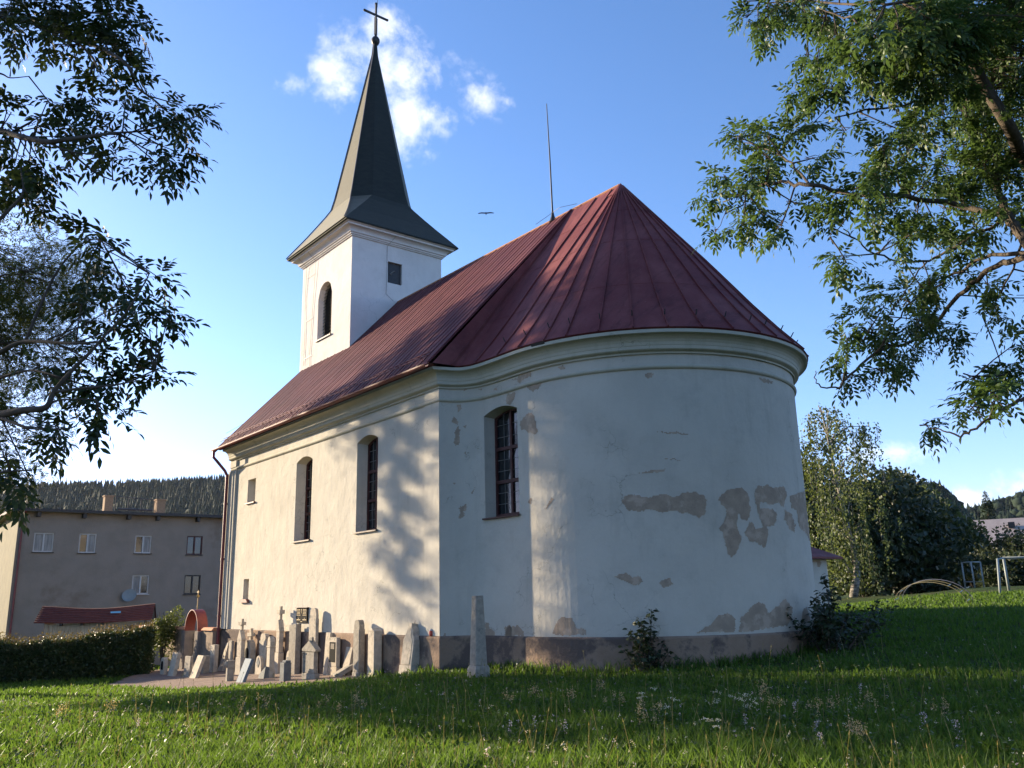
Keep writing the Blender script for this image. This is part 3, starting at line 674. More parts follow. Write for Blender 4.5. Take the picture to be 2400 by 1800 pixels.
b = MB(); b.quad((UT+.10, EW[0], EW[2]), (UT+.10, EW[1], EW[2]), (UT+.10, EW[1], EW[3]), (UT+.10, EW[0], EW[3])); hw_ = b.build('hatch', M['iron'], church)
b = MB(); b.tube([(UT+.085, 4.48, 14.10), (UT+.085, 4.53, 14.16), (UT+.085, 4.60, 14.22), (UT+.085, 4.68, 14.27), (UT+.085, 4.73, 14.24)], [.012, .02, .026, .02, .01], 6); b.tube([(UT+.085, 4.48, 14.12), (UT+.085, 4.55, 14.08)], .014, 6); b.build('torn_mesh', M['lead'], hw_)
# spire: square skirt broached into an octagon
CU, CV = (UT+U1)/2, WH
def octa(h, e, z): return [(CU-e*1., CV-h, z), (CU+e, CV-h, z), (CU+h, CV-e, z), (CU+h, CV+e, z), (CU+e, CV+h, z), (CU-e, CV+h, z), (CU-h, CV+e, z), (CU-h, CV-e, z)]
sp = MB(); EH, ZSP = TU/2+.50, 15.73
sq = [(CU-EH, CV-EH+.05, ZSP), (CU+EH, CV-EH+.05, ZSP), (CU+EH, CV+EH-.05, ZSP), (CU-EH, CV+EH-.05, ZSP)]
ok = octa(1.49, .86, 17.6); rings = [octa(EH-.006, EH-.05, ZSP+.004), octa(2.36, 2.23, 16.14), octa(2.09, 1.83, 16.55), octa(1.83, 1.42, 16.98), octa(1.62, 1.09, 17.34), ok]+[octa(h, e, z) for h, e, z in ((1.38, .78, 18.1), (1.04, .58, 20.0), (.60, .32, 22.5), (.27, .13, 24.4), (.12, .055, 25.2), (.07, .03, 25.8))]
for a, b in zip(rings[:-1], rings[1:]):
    for k in range(8): sp.quad(a[k], a[(k+1) % 8], b[(k+1) % 8], b[k])
for k, (i, j) in enumerate(((0, 1), (2, 3), (4, 5), (6, 7))): sp.quad(sq[k], sq[(k+1) % 4], rings[0][j], rings[0][i])
low = [(x, y, z-.05) for x, y, z in sq]
for k in range(4): sp.quad(sq[k], sq[(k+1) % 4], low[(k+1) % 4], low[k])
sp.add(low, [(0, 1, 2, 3)])
spire = sp.build('spire', M['spire'], church)
hl = MB()
for i in range(1): 
    for k in (1, 2): pass
for k, (i, j) in enumerate(((0, 7), (1, 2))):
    pts = [r[i] for r in rings]
    hl.tube([np.array(p)+[0, -.02, .02] for p in pts], .022, 5)
hl.build('hip_trim', M['wire'], spire)
b = MB(); b.lathe((CU, CV, 26.02), [(.05, -.3), (.07, -.24), (.13, -.2), (.185, -.09), (.19, 0), (.185, .06), (.13, .15), (.06, .2), (.05, .32)], 16); b.build('ball', M['iron'], spire, smooth=True)
b = MB(); b.box(CU-.035, CU+.035, CV-.04, CV+.04, 26.25, 27.9); b.box(CU-.03, CU+.03, CV-.56, CV+.56, 27.30, 27.39)
for dv, z in ((-.58, 27.345), (.58, 27.345), (0, 27.94)): b.lathe((CU, CV+dv, z), [(.01, -.07), (.06, -.03), (.06, .03), (.01, .07)], 8)
for sgn in (-1, 1): b.tube([(CU, CV+sgn*.07, 26.3), (CU, CV+sgn*.075, 27.2)], .012, 5)
b.tube([(CU, CV+.06, 27.8), (CU, CV+.08, 28.7)], .010, 5); b.build('cross', M['iron'], spire)
# lightning wires
ys = V0-.03; wires = [([(13.95, V0-.42, 15.55), (13.9, ys-.02, 15.2), (13.98, ys, 14), (13.9, ys, 12), (13.93, ys, 10.95)], .007), ([(13.1, V0-.42, 15.55), (13.05, ys-.02, 15.2), (13.25, ys, 13.2), (13.4, ys, 11), (13.2, ys, 10.2)], .007),
    ([(UT-.42, 4.42, 15.5), (UT-.03, 4.28, 15.2), (UT-.03, 4.27, 13.9), (UT-.03, 4.25, 13.2), (UT-.05, 4.55, 12.97)], .007), ([(14.2, -.2, 7.9), (15.0, 1.9, 9.3), (14.4, V0-.05, 10.6)], .006)]+[([(13.93, ys, z), (13.2, ys, z+.02)], .006) for z in (14.7, 12.8, 11.2)]
for P, r in wires: b = MB(); b.tube(P, r, 5); b.build('lightning_wire', M['wire'], church)
b = MB(); b.tube([(.81, WH, ZR), (.84, WH, 15), (.90, WH, 17.1)], [.028, .022, .012], 8); b.lathe((.81, WH, ZR), [(.12, -.06), (.06, .12), (.03, .3)], 10); b.build('antenna_rod', M['iron'], church)
b = MB(); b.tube([(.84, WH, ZR+.25), (.2, WH-.25, ZR+.12), (-.4, WH-.1, ZR+.05)], .007, 5); b.tube([(.84, WH, ZR+.25), (1.4, WH-.2, ZR+.02)], .007, 5); b.build('antenna_stay', M['iron'], church)
# dark strip: the shade of a gap under the apse eave put in as colour
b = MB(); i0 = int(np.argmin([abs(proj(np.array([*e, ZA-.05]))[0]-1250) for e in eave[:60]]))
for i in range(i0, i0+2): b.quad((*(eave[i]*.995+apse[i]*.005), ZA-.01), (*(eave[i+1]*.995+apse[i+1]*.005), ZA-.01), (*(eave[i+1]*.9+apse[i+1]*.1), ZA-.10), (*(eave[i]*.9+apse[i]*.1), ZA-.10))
b.build('eave_gap_shade', M['iron'], aroof)
# annexe on the north side
b = MB(); b.box(-2.0, 3.2, 9.62, 13.45, -.2, 2.62); b.build('annexe_wall', M['plaster'], church)
b = MB(); r0 = [(-2.35, 9.62, 2.60), (3.5, 9.62, 2.60), (3.5, 13.85, 2.60), (-2.35, 13.85, 2.60)]; r1 = [(-1.6, 9.62, 3.0), (2.8, 9.62, 3.0), (2.8, 13.1, 3.0), (-1.6, 13.1, 3.0)]; r2 = [(-.7, 9.62, 4.1), (2., 9.62, 4.1), (2., 11.9, 4.1), (-.7, 11.9, 4.1)]
for A, B in ((r0, r1), (r1, r2)):
    for k in range(4): b.quad(A[k], A[(k+1) % 4], B[(k+1) % 4], B[k])
b.add(r2, [(0, 1, 2, 3)]); b.add([(x, y, z-.06) for x, y, z in r0], [(0, 1, 2, 3)]); b.quad(*[(x, y, z) for x, y, z in (r0[0], r0[3])], (r0[3][0], r0[3][1], 2.54), (r0[0][0], r0[0][1], 2.54)); b.build('annexe_roof', M['roof_apse'], church)
b = MB(); cs = .05
for i in np.arange(9.7, 13.4, cs):
    for z in np.arange(.8, 2.5, cs):
        if math.sin(i*3.1+1)+math.sin(z*4.3+i*1.7)+.6*math.sin(i*9+z*7)+.4*math.sin(z*19-i*13) > .75: b.quad((-2.004, i, z), (-2.004, i+cs, z), (-2.004, i+cs, z+cs), (-2.004, i, z+cs))
b.build('plaster_patch', M['bare'], church)

# ------------------------------------------------------------------ gravestones along the south wall
def stone_frame(x0, xm, x1, yt, yb):
    P = hitg(xm, yb); dep = (P-EYE)@_F; th = math.atan2(P[1]-EYE[1], P[0]-EYE[0])
    w = max(.10, (xm-x0)*dep/FPX/math.sin(th)); d = max(.09, (x1-xm)*dep/FPX/math.cos(th))
    if P[1]+d > -.12:
        P = hit_plane(xm, yb, (0, -d-.12, 0), (0, 1, 0)); dep = (P-EYE)@_F; P[2] = g(P[0], P[1]); yb = proj(P)[1]
    h = (yb-yt)*dep/FPX
    return P, dep, th, w, d, h
def rnd_top(w, z0, h, n=10, p=2.): return [(-w/2+w*i/n, z0+h*(1-abs(2*i/n-1)**p)**(1/p)) for i in range(n, -1, -1)]
def stone(name, px, kind, m, label, dx=0., cat='gravestone'):
    P, dep, th, w, d, h = stone_frame(*px)
    t = thing(name, label, cat, (P[0]+w/2, P[1]+d/2, P[2]-.03), 'old gravestones stored along the church wall', True)
    if dx: t.rotation_euler = (0, math.atan2(dx*dep/FPX/math.cos(th), h), 0)
    t.rotation_euler.z = random.uniform(-.05, .05)
    h += .03; w *= {'gothic': 1.35, 'crosshead': 1.25, 'aedicule': 1.15, 'dome': 1.1, 'roundhead': 1.3}.get(kind, 1.05); hw, hd = w/2, d/2; b = MB(); mm = M[m]; BV = .012
    def part(mb, nm, mat_=None, bev=BV): return mb.build(nm, mat_ or mm, t, bevel=bev)
    def panel(z0, z1, k=.7, mt='dark', sg=-1):
        q = MB(); q.box(-hw*k, hw*k, -hd-.006, -hd+.001, z0, z1); q.build('inscription_panel', M[mt], t)
    if kind == 'slab': b.box(-hw, hw, -hd, hd, 0, h); part(b, 'slab')
    elif kind == 'grooved':
        b.box(-hw, -hw*.15, -hd, hd, 0, h); part(b, 'slab'); b = MB(); b.box(-hw*.10, hw, -hd*.8, hd*.8, 0, h*.985); part(b, 'slab')
    elif kind == 'round': b.prism([(-hw, 0), (hw, 0)]+rnd_top(w, h-w*.45, w*.45), -hd, hd); part(b, 'slab'); panel(h*.3, h*.72)
    elif kind == 'niche':
        b.prism([(-hw, 0), (hw, 0)]+rnd_top(w, h-w*.5, w*.5), -hd, hd); part(b, 'slab')
        q = MB(); q.prism([(-hw*.6, h*.32), (hw*.6, h*.32)]+[(s*.6, z) for s, z in rnd_top(w, h*.62, w*.3)], -hd-.008, -hd+.001); q.build('niche', M['black'], t)  # flat black panel, the recess's shade put into its colour
    elif kind == 'gable': b.prism([(-hw, 0), (hw, 0), (hw, h-w*.35), (0, h), (-hw, h-w*.35)], -hd, hd); part(b, 'slab')
    elif kind == 'pointed': b.prism([(-hw, 0), (hw, 0), (hw, h*.9), (hw*.2, h), (-hw, h*.93)], -hd, hd); part(b, 'slab')
    elif kind == 'stepped':
        b.box(-hw, hw, -hd, hd, 0, h*.82); part(b, 'slab'); b = MB(); b.prism([(-hw*.7, h*.822), (hw*.75, h*.822)]+[(s*.72, z) for s, z in rnd_top(w, h*.92, h*.08, 6, 3)], -hd*.9, hd*.9); part(b, 'cap'); panel(h*.2, h*.7, .6, 'sand')
    elif kind == 'pillar':
        b.box(-hw*1.12, hw*1.12, -hd*1.1, hd*1.1, 0, h*.1); part(b, 'base'); b = MB(); b.box(-hw, hw, -hd, hd, h*.1, h*.84); part(b, 'shaft')
        b = MB(); b.prism([(-hw*.9, h*.84), (hw*.9, h*.84)]+[(s*.9, z) for s, z in rnd_top(w, h*.9, h*.1, 8, 2.5)], -hd*.85, hd*.85); part(b, 'cap')
    elif kind == 'bigpillar':
        b.box(-hw, hw, -hd, hd, 0, h*.96); part(b, 'shaft'); b = MB(); b.prism([(-hw*1.06, h*.96), (hw*1.06, h*.96), (hw*.2, h*1.03), (-hw*.2, h*1.03)], -hd*1.05, hd*1.05); part(b, 'cap')
        q = MB(); q.box(-hw*.4, hw*.4, hd*.0, hd*.1, h, h); 
        b = MB(); b.frustum(-hw*1.1, hw*1.1, -hd*1.05, hd*1.08, 0, -hw*1.03, hw*1.03, -hd*1.03, hd*1.03, h*.12); part(b, 'base')
    elif kind == 'obelisk':
        b.frustum(-hw*1.25, hw*1.25, -hd*1.25, hd*1.25, 0, -hw*1.18, hw*1.18, -hd*1.18, hd*1.18, h*.17); part(b, 'base')
        b = MB(); b.frustum(-hw, hw, -hd, hd, h*.17, -hw*.5, hw*.5, -hd*.5, hd*.5, h*.92); b.frustum(-hw*.5, hw*.5, -hd*.5, hd*.5, h*.92, -.01, .01, -.01, .01, h); part(b, 'shaft', bev=.006)
    elif kind == 'truncated':
        b.frustum(-hw, hw, -hd, hd, 0, -hw*.97, hw*.97, -hd*.97, hd*.97, h*.13); b.frustum(-hw*.97, hw*.97, -hd*.97, hd*.97, h*.13, -hw*.82, hw*.82, -hd*.82, hd*.82, h*.17); part(b, 'base')
        b = MB(); e = hw*.16; pts0 = [(-hw*.8+e, -hd*.8), (hw*.8-e, -hd*.8), (hw*.8, -hd*.8+e), (hw*.8, hd*.8-e), (hw*.8-e, hd*.8), (-hw*.8+e, hd*.8), (-hw*.8, hd*.8-e), (-hw*.8, -hd*.8+e)]
        n8 = 8; b.add([(x, y, h*.17) for x, y in pts0]+[(x*.64, y*.64, h) for x, y in pts0], [tuple(range(8)), tuple(range(8, 16))]+[(k, (k+1) % 8, (k+1) % 8+8, k+8) for k in range(8)]); part(b, 'shaft', bev=.006)
    elif kind == 'crosshead':
        b.box(-hw, hw, -hd, hd, 0, h*.45); part(b, 'base'); b = MB(); b.frustum(-hw*.75, hw*.75, -hd*.7, hd*.7, h*.45, -hw*.45, hw*.45, -hd*.5, hd*.5, h*.72); part(b, 'shaft')
        b = MB(); b.box(-hw*.30, hw*.30, -hd*.5, hd*.5, h*.72, h); part(b, 'cross', bev=.006); b = MB(); b.box(-hw*.8, hw*.8, -hd*.85, hd*.85, h*.82, h*.9); part(b, 'cross_arm', bev=.006)
    elif kind == 'roundhead':
        b.box(-hw*.8, hw*.8, -hd*.8, hd*.8, 0, h*.5); part(b, 'base'); b = MB(); b.prism([(-hw, h*.5), (hw, h*.5), (hw*.55, h*.72), (-hw*.55, h*.72)], -hd, hd); part(b, 'shaft'); b = MB(); b.prism([(hw*.75*math.cos(a), h*.84+h*.15*math.sin(a)) for a in np.linspace(0, 2*PI, 13)[:-1]], -hd*.75, hd*.75); part(b, 'head')
    elif kind == 'gothic':          # spire-like tombstone: pedestal, tapering body with buttress, steep gable and cross
        b.frustum(-hw*1.05, hw*1.05, -hd*1.05, hd*1.05, 0, -hw, hw, -hd, hd, h*.32); part(b, 'base')
        b = MB(); b.box(-hw*.82, hw*.82, -hd*.8, hd*.8, h*.32, h*.62); part(b, 'shaft')
        b = MB(); b.prism([(-hw*1.0, h*.62), (hw*1.0, h*.62), (hw*.18, h*.80), (-hw*.18, h*.80)], -hd*.9, hd*.9); part(b, 'gable')
        b = MB(); b.box(hw*.95, hw*1.35, -hd*.3, hd*.3, h*.34, h*.58); b.prism([(hw*.9, h*.58), (hw*1.42, h*.58), (hw*1.15, h*.66)], -hd*.35, hd*.35); part(b, 'buttress', bev=.006)
        b = MB(); b.box(-hw*.30, hw*.30, -hd*.42, hd*.42, h*.80, h); part(b, 'cross', bev=.006); b = MB(); b.box(-hw*.72, hw*.72, -hd*.95, hd*.95, h*.885, h*.945); part(b, 'cross_arm', bev=.006)
    elif kind == 'aedicule':        # small house-shaped tombstone with overhanging pediment and corner column
        b.box(-hw*1.05, hw*1.05, -hd*1.05, hd*1.05, 0, h*.16); part(b, 'base'); b = MB(); b.box(-hw*.8, hw*.8, -hd*.8, hd*.85, h*.16, h*.66); part(b, 'shaft')
        b = MB(); b.tube([(hw*.86, -hd*.86, h*.16), (hw*.86, -hd*.86, h*.62)], .028, 8); b.lathe((hw*.86, -hd*.86, h*.60), [(.028, 0), (.05, .03), (.05, .05)], 8); part(b, 'column', bev=0)
        b = MB(); b.prism([(-hw*1.1, h*.66), (hw*1.1, h*.66), (hw*1.15, h*.72), (0, h*.93), (-hw*1.15, h*.72)], -hd*1.08, hd*1.1); part(b, 'pediment'); b = MB(); b.box(-hw*.22, hw*.22, -hd*.4, hd*.4, h*.9, h); part(b, 'finial')
    elif kind == 'plaque':
        b.box(-hw*1.15, hw*1.1, -hd*1.15, hd*1.1, 0, h*.24); part(b, 'base'); b = MB(); b.box(-hw, hw, -hd, hd, h*.24, h*.98); b.prism([(-hw*.99, h*.981), (hw*.99, h*.981), (hw*.9, h), (-hw*.9, h)], -hd*.98, hd*.98); part(b, 'slab'); panel(h*.36, h*.88, .72, 'black')
        for k in range(3):
            q = MB(); q.box(-hw*.42+hw*.30*k, -hw*.27+hw*.30*k, -hd-.010, -hd-.006, h*.70, h*.84); q.build('carved_ornament', M['sand'], t)
    elif kind == 'shoulder':
        b.box(-hw*1.12, hw*1.12, -hd*1.1, hd*1.1, 0, h*.2); part(b, 'base')
        pr = [(-hw, h*.2), (hw, h*.2), (hw, h*.68), (hw*.86, h*.74), (hw*.62, h*.79), (hw*.5, h*.88), (hw*.3, h*.95), (-hw*.3, h*.95), (-hw*.5, h*.88), (-hw*.62, h*.79), (-hw*.86, h*.74), (-hw, h*.68)]
        b = MB(); b.prism(pr, -hd, hd); part(b, 'slab'); b = MB(); b.prism([(s*.72, h*.2+(z-h*.2)*.9+.03) for s, z in pr], -hd-.01, -hd+.001); b.build('inscription_panel', M['sand'], t)
        b = MB(); b.box(-hw*.22, hw*.22, -hd*.9, hd*.9, h*.95, h*1.0); b.tube([(0, 0, h), (0, .01, h*1.07)], [.02, .008], 6); part(b, 'finial', bev=0)
    elif kind == 'dome':
        b.box(-hw*1.05, hw*1.05, -hd*1.05, hd*1.05, 0, h*.22); part(b, 'base'); b = MB(); b.box(-hw*.85, hw*.85, -hd*.85, hd*.85, h*.22, h*.74); part(b, 'shaft'); b = MB(); b.box(-hw, hw, -hd, hd, h*.74, h*.78); part(b, 'cornice'); b = MB(); b.prism([(-hw*.85, h*.781), (hw*.85, h*.781)]+[(s*.85, z) for s, z in rnd_top(w, h*.82, h*.18, 8)], -hd*.8, hd*.8); part(b, 'cap')
    elif kind == 'wedge': b.prism([(-hw, 0), (hw, 0), (hw, h*.35), (-hw*.6, h)], -hd, hd); part(b, 'slab')
    elif kind == 'ball':
        b.box(-hw, hw, -hd, hd, 0, h*.62); part(b, 'base'); b = MB(); b.box(-hw*1.1, hw*1.1, -hd*1.05, hd*1.05, h*.62, h*.95); part(b, 'cap'); b = MB(); b.lathe((0, -hd*1.15, h*.78), [(.01, -.10), (.06, -.06), (.07, 0), (.06, .06), (.01, .1)], 8); part(b, 'finial', bev=0)
    elif kind == 'ornate':
        b.prism([(-hw, 0), (hw, 0), (hw*.9, h*.6), (hw*.6, h*.92), (0, h), (-hw*.6, h*.92), (-hw*.9, h*.6)], -hd, hd); part(b, 'slab'); q = MB(); q.prism([(0, h*.4), (hw*.5, h*.65), (0, h*.9), (-hw*.5, h*.65)], -hd-.012, -hd+.001); q.build('carved_ornament', M['dark'], t)
    elif kind == 'block':
        b.box(-hw, hw, -hd, hd, 0, h*.9); part(b, 'base'); b = MB(); b.box(-hw*.8, hw*.8, -hd*.5, hd*.95, h*.9, h); part(b, 'cap')
    return t
G = stone
G('gravestone', (375, 382, 391, 1543, 1582), 'niche', 'sand', 'low round-topped gravestone with dark arched niche, at the gravel edge farthest from the apse')
G('gravestone', (392, 403, 412, 1533, 1586), 'slab', 'sand', 'leaning pale slab with square top just behind the low niche stone', 9)
G('gravestone', (414, 428, 442, 1519, 1568), 'aedicule', 'sand', 'small house-shaped gravestone with grey gabled cap in front of the gate pillar')
G('gravestone', (430, 441, 446, 1541, 1588), 'slab', 'grey', 'narrow dark grey slab standing upright between the gabled stone and the sprawling slab', 2)
G('gravestone', (449, 457, 466, 1514, 1571), 'roundhead', 'grey', 'small gravestone with a disc-shaped head in front of the gate opening')
G('gravestone', (443, 456, 463, 1538, 1591), 'slab', 'sand', 'pale narrow slab leaning over steeply below the disc-headed gravestone', 17)
G('gravestone', (472, 475, 489, 1539, 1580), 'slab', 'grey', 'wide low grey block with flat top left of the red downpipe')
G('gravestone', (489, 499, 509, 1514, 1577), 'grooved', 'sand', 'pair-like flat-topped stone with upright groove right beside the downpipe foot')
G('gravestone', (512, 520, 530, 1493, 1568), 'obelisk', 'sand', 'slender pale obelisk gravestone leaning back beside the downpipe', 14)
G('gravestone', (535, 540, 545, 1505, 1556), 'slab', 'sand', 'thin upright post-like stone behind the leaning obelisk')
G('gravestone', (528, 532, 547, 1548, 1598), 'ball', 'grey', 'squat block gravestone with a ball on its side in the front row')
G('gravestone', (552, 560, 571, 1455, 1582), 'gothic', 'sand', 'tall weathered gothic gravestone with heavy rounded head and side buttress near the downpipe')
G('gravestone', (576, 584, 594, 1477, 1562), 'crosshead', 'sand', 'light stone cross on a slim pedestal rising behind the broad niche stone')
G('gravestone', (569, 584, 597, 1504, 1580), 'niche', 'grey', 'broad round-topped gravestone with pointed dark niche behind the polished leaning slab')
G('gravestone', (553, 566, 573, 1545, 1601), 'slab', 'blue', 'polished pale blue-grey slab leaning back at the grass edge', 20)
G('gravestone', (607, 621, 630, 1489, 1562), 'stepped', 'sand', 'wide pale gravestone with stepped rounded top below the lower slit window')
G('gravestone', (597, 611, 614, 1539, 1582), 'ornate', 'sand', 'small ornate gravestone carved with a diamond')
G('gravestone', (621, 630, 643, 1496, 1590), 'dome', 'sand', 'square column gravestone with domed cap and dark upper band')
G('gravestone', (604, 618, 630, 1564, 1592), 'wedge', 'dark', 'broken dark wedge-shaped stone piece lying in the front row', 6)
G('gravestone', (643, 650, 662, 1426, 1573), 'gothic', 'sand', 'tallest gothic gravestone crowned by a small stone cross')
G('gravestone', (675, 689, 701, 1467, 1572), 'grooved', 'grey', 'tall plain two-toned slab with dark foot left of the black plaque')
G('gravestone', (671, 683, 691, 1527, 1566), 'round', 'sand', 'small pale stone carrying a red and white candle on its top')
G('gravestone', (655, 664, 681, 1551, 1598), 'block', 'dark', 'squat almost black stone block at the grass edge')
G('gravestone', (722, 736, 743, 1430, 1576), 'pillar', 'sand', 'very tall straight pillar stone beside the black plaque')
G('gravestone', (710, 733, 745, 1498, 1593), 'aedicule', 'grey', 'house-shaped gravestone with overhanging pediment and thin column in front of the tall pillar')
G('gravestone', (758, 767, 771, 1487, 1562), 'slab', 'sand', 'plain slab leaning on the wall behind the stone with the dark tablet', 5)
G('gravestone', (769, 787, 796, 1498, 1580), 'plaque', 'sand', 'gravestone with inset dark inscription tablet on a broad base')
G('gravestone', (801, 814, 820, 1499, 1570), 'gable', 'sand', 'bright sunlit pointed slab leaning back against its neighbour', 14)
G('gravestone', (827, 839, 853, 1458, 1580), 'pillar', 'grey', 'tall grey pillar stone with rounded cap above the fallen slab')
G('gravestone', (861, 876, 894, 1480, 1586), 'bigpillar', 'sand', 'thick plain rectangular pillar with light front and dark side, right of the fallen slab')
G('gravestone', (936, 959, 978, 1466, 1583), 'shoulder', 'sand', 'large leaning gravestone with curved shoulders and iron spike nearest the nave corner', 14)
G('gravestone', (1094, 1114, 1150, 1402, 1592), 'truncated', 'grey', 'grey truncated obelisk on a base standing in the shade before the apse corner')
# fallen slab
A, B = hitg(784, 1587), hitg(845, 1578); dep = (B-EYE)@_fw
t = thing('gravestone', 'long grey slab fallen over and propped low at the grass edge', 'gravestone', tuple(A), 'old gravestones stored along the church wall', True)
b = MB(); b.box(-.2, .2, -.0, .95, -.05, .07); o = b.build('slab', M['grey'], t, bevel=.012); t.rotation_euler = (0, -math.radians(28), math.radians(-14))
b = MB(); b.box(-.15, .15, .66, .82, -.62, -.055); b.build('prop_stone', M['dark'], t)
# candles
def lantern(loc, label, r=.05):
    t = thing('grave_lantern', label, 'grave candle', loc, None, True)
    b = MB(); b.lathe((0, 0, 0), [(r*.8, 0), (r, .03), (r, .10), (r*.75, .12)], 12); b.build('glass_jar', M['redglass'], t); b = MB(); b.lathe((0, 0, .12), [(r*.85, 0), (r*.85, .02), (r*.2, .05)], 12); b.build('lid', M['white'], t)
P, dep, th, w, d, h = stone_frame(671, 683, 691, 1527, 1566); lantern((P[0]+w/2, P[1]+d/2, P[2]+h), 'red and white grave candle standing on the small pale stone')
Q = hit_plane(1011, 1497, (0, -.03, 0), (0, 1, 0)); lantern((Q[0], -.03, ZP+.012), 'red grave candle on the plinth ledge beside the nave corner', .055)
# black memorial plaque
pq = thing('memorial_plaque', 'small black plaque with rows of gold lettering fixed to the sunny wall above the gravestones', 'plaque', (7.42, -.03, 1.22))
b = MB(); b.box(7.05, 7.80, -.045, -.002, 1.0, 1.44); b.build('panel', M['black'], pq, bevel=.006)
b = MB()
for cx in (7.63, 7.22):
    for k in range(5): hw = (.11, .12, .10, .11, .13)[k]; b.box(cx-hw, cx+hw, -.050, -.046, 1.387-k*.042, 1.399-k*.042)
    b.box(cx-.015, cx+.015, -.050, -.046, 1.125, 1.145); b.box(cx-.13, cx+.13, -.050, -.046, 1.08, 1.102)
b.box(7.36, 7.49, -.050, -.046, 1.03, 1.045); b.build('lettering', M['gold'], pq)
b = MB(); b.box(7.418, 7.432, -.050, -.046, 1.28, 1.415); b.box(7.395, 7.455, -.052, -.0465, 1.375, 1.39); b.build('cross_emblem', M['gold'], pq)
b = MB(); b.box(7.0, 7.84, -.09, -.002, 1.445, 1.455); b.build('drip_cap', M['brownsill'], pq)

# ------------------------------------------------------------------ churchyard wall and gate west of the church
wt = thing('churchyard_wall', 'low rendered churchyard wall with orange tile coping running west from the church', 'wall', (18, -.2, -.6))
b = MB(); b.box(13.98, 15.05, -.34, -.06, -1.2, .70); b.box(16.85, 30, -.34, -.06, -1.2, .70); b.build('wall_body', M['wallstone'], wt)
b = MB()
for x0, x1 in ((13.92, 15.0), (16.95, 30)): b.prism([(-.42, .70), (.02, .70), (-.06, .80), (-.34, .80)], x0, x1, 'u')
b.build('coping', M['coping'], wt)
gt_ = thing('churchyard_gate', 'churchyard gate with two stone pillars under a red sheet-metal arch topped by a gilded cross', 'gate', (15.9, -.3, -.6))
for u0 in (15.05, 16.5): b = MB(); b.box(u0, u0+.36, -.50, -.0, -1.2, .66); b.build('pillar', M['pillarstone'], gt_, bevel=.02)
b = MB(); n = 18; cu, ru = 15.95, .72
for i in range(n):
    a0, a1 = PI*i/n, PI*(i+1)/n
    f = lambda a, r: (cu+r*math.cos(a), .66+(r+.06)*math.sin(a)*1.0)
    for va, vb in ((-.46, -.08),):
        (x0, z0), (x1, z1) = f(a0, ru), f(a1, ru); (x2, z2), (x3, z3) = f(a0, ru-.03), f(a1, ru-.03)
        b.quad((x0, va, z0), (x1, va, z1), (x1, vb, z1), (x0, vb, z0)); b.quad((x2, va, z2), (x3, va, z3), (x3, vb, z3), (x2, vb, z2)); b.quad((x0, va, z0), (x1, va, z1), (x3, va, z3), (x2, va, z2)); b.quad((x0, vb, z0), (x1, vb, z1), (x3, vb, z3), (x2, vb, z2))
b.build('arch', M['archred'], gt_)
b = MB(); b.tube([(cu, -.27, 1.42), (cu, -.27, 2.15)], .014, 6); b.lathe((cu, -.27, 1.92), [(.01, -.06), (.055, -.02), (.055, .03), (.01, .06)], 8); b.box(cu-.09, cu+.09, -.285, -.255, 2.06, 2.09); b.build('gilded_cross', M['gold'], gt_)
b = MB()
for k in range(6): b.tube([(15.5+.18*k, -.2, -.5), (15.5+.18*k, -.2, .55)], .012, 5)
b.tube([(15.42, -.2, .35), (16.48, -.2, .35)], .015, 5); b.build('gate_leaf', M['iron'], gt_)

# ------------------------------------------------------------------ flats and shed on the left
BL, BR = at(23, 1400, 50), at(560, 1400, 58); Bd = BR-BL; Bd[2] = 0; BLEN = np.linalg.norm(Bd); Bd /= BLEN; Bn = np.array([-Bd[1], Bd[0], 0]); Bn = Bn if Bn@(EYE-BL) < 0 else -Bn   # Bn points away from the viewer
BLEN += 6
def bw(x, y): P = hit_plane(x, y, BL, Bn); return (P-BL)@Bd, P[2]
def bp_(s, d, z): return tuple(BL*[1, 1, 0]+Bd*s+Bn*d+np.array([0, 0, z]))
BZ = bw(250, 1206)[1]
flats = thing('apartment_building', 'plain grey-brown two-storey block of flats with flat roof and two brick chimneys', 'building', bp_(BLEN/2, 5, -.6))
wins = [(81, 123, 1248, 1294, 'white'), (187, 223, 1250, 1296, 'open'), (318, 353, 1255, 1297, 'open'), (439, 473, 1256, 1300, 'red'), (311, 347, 1348, 1392, 'white2'), (433, 468, 1348, 1392, 'dark')]
ops = []
for x0, x1, y0, y1, k in wins:
    a, zt = bw(x0, y0); c, zb = bw(x1, y1); ops.append((a, c, zb, zt, 0.))
b = MB(); fs = lambda s, z, d: bp_(s, d, z)
wall_open(b, fs, 0, BLEN, -1.5, BZ, ops, 4.)
for o in ops: reveal(b, fs, o, .14)
b.quad(bp_(0, 0, -1.5), bp_(0, 10, -1.5), bp_(0, 10, BZ), bp_(0, 0, BZ)); b.quad(bp_(0, 10, -1.5), bp_(BLEN, 10, -1.5), bp_(BLEN, 10, BZ), bp_(0, 10, BZ)); b.quad(bp_(BLEN, 0, -1.5), bp_(BLEN, 10, -1.5), bp_(BLEN, 10, BZ), bp_(BLEN, 0, BZ))
b.build('wall', M['block_wall'], flats)
b = MB(); b.add([bp_(-.004, 0, -1.5), bp_(-.004, 10, -1.5), bp_(-.004, 10, BZ), bp_(-.004, 0, BZ)], [(0, 1, 2, 3)]); b.build('gable_wall', M['block_side'], flats)
def bbox(mb, s0, s1, d0, d1, z0, z1):
    P = [bp_(s, d, z) for z in (z0, z1) for s, d in ((s0, d0), (s1, d0), (s1, d1), (s0, d1))]; mb.add(P, [(0, 1, 2, 3), (4, 5, 6, 7), (0, 1, 5, 4), (1, 2, 6, 5), (2, 3, 7, 6), (3, 0, 4, 7)])
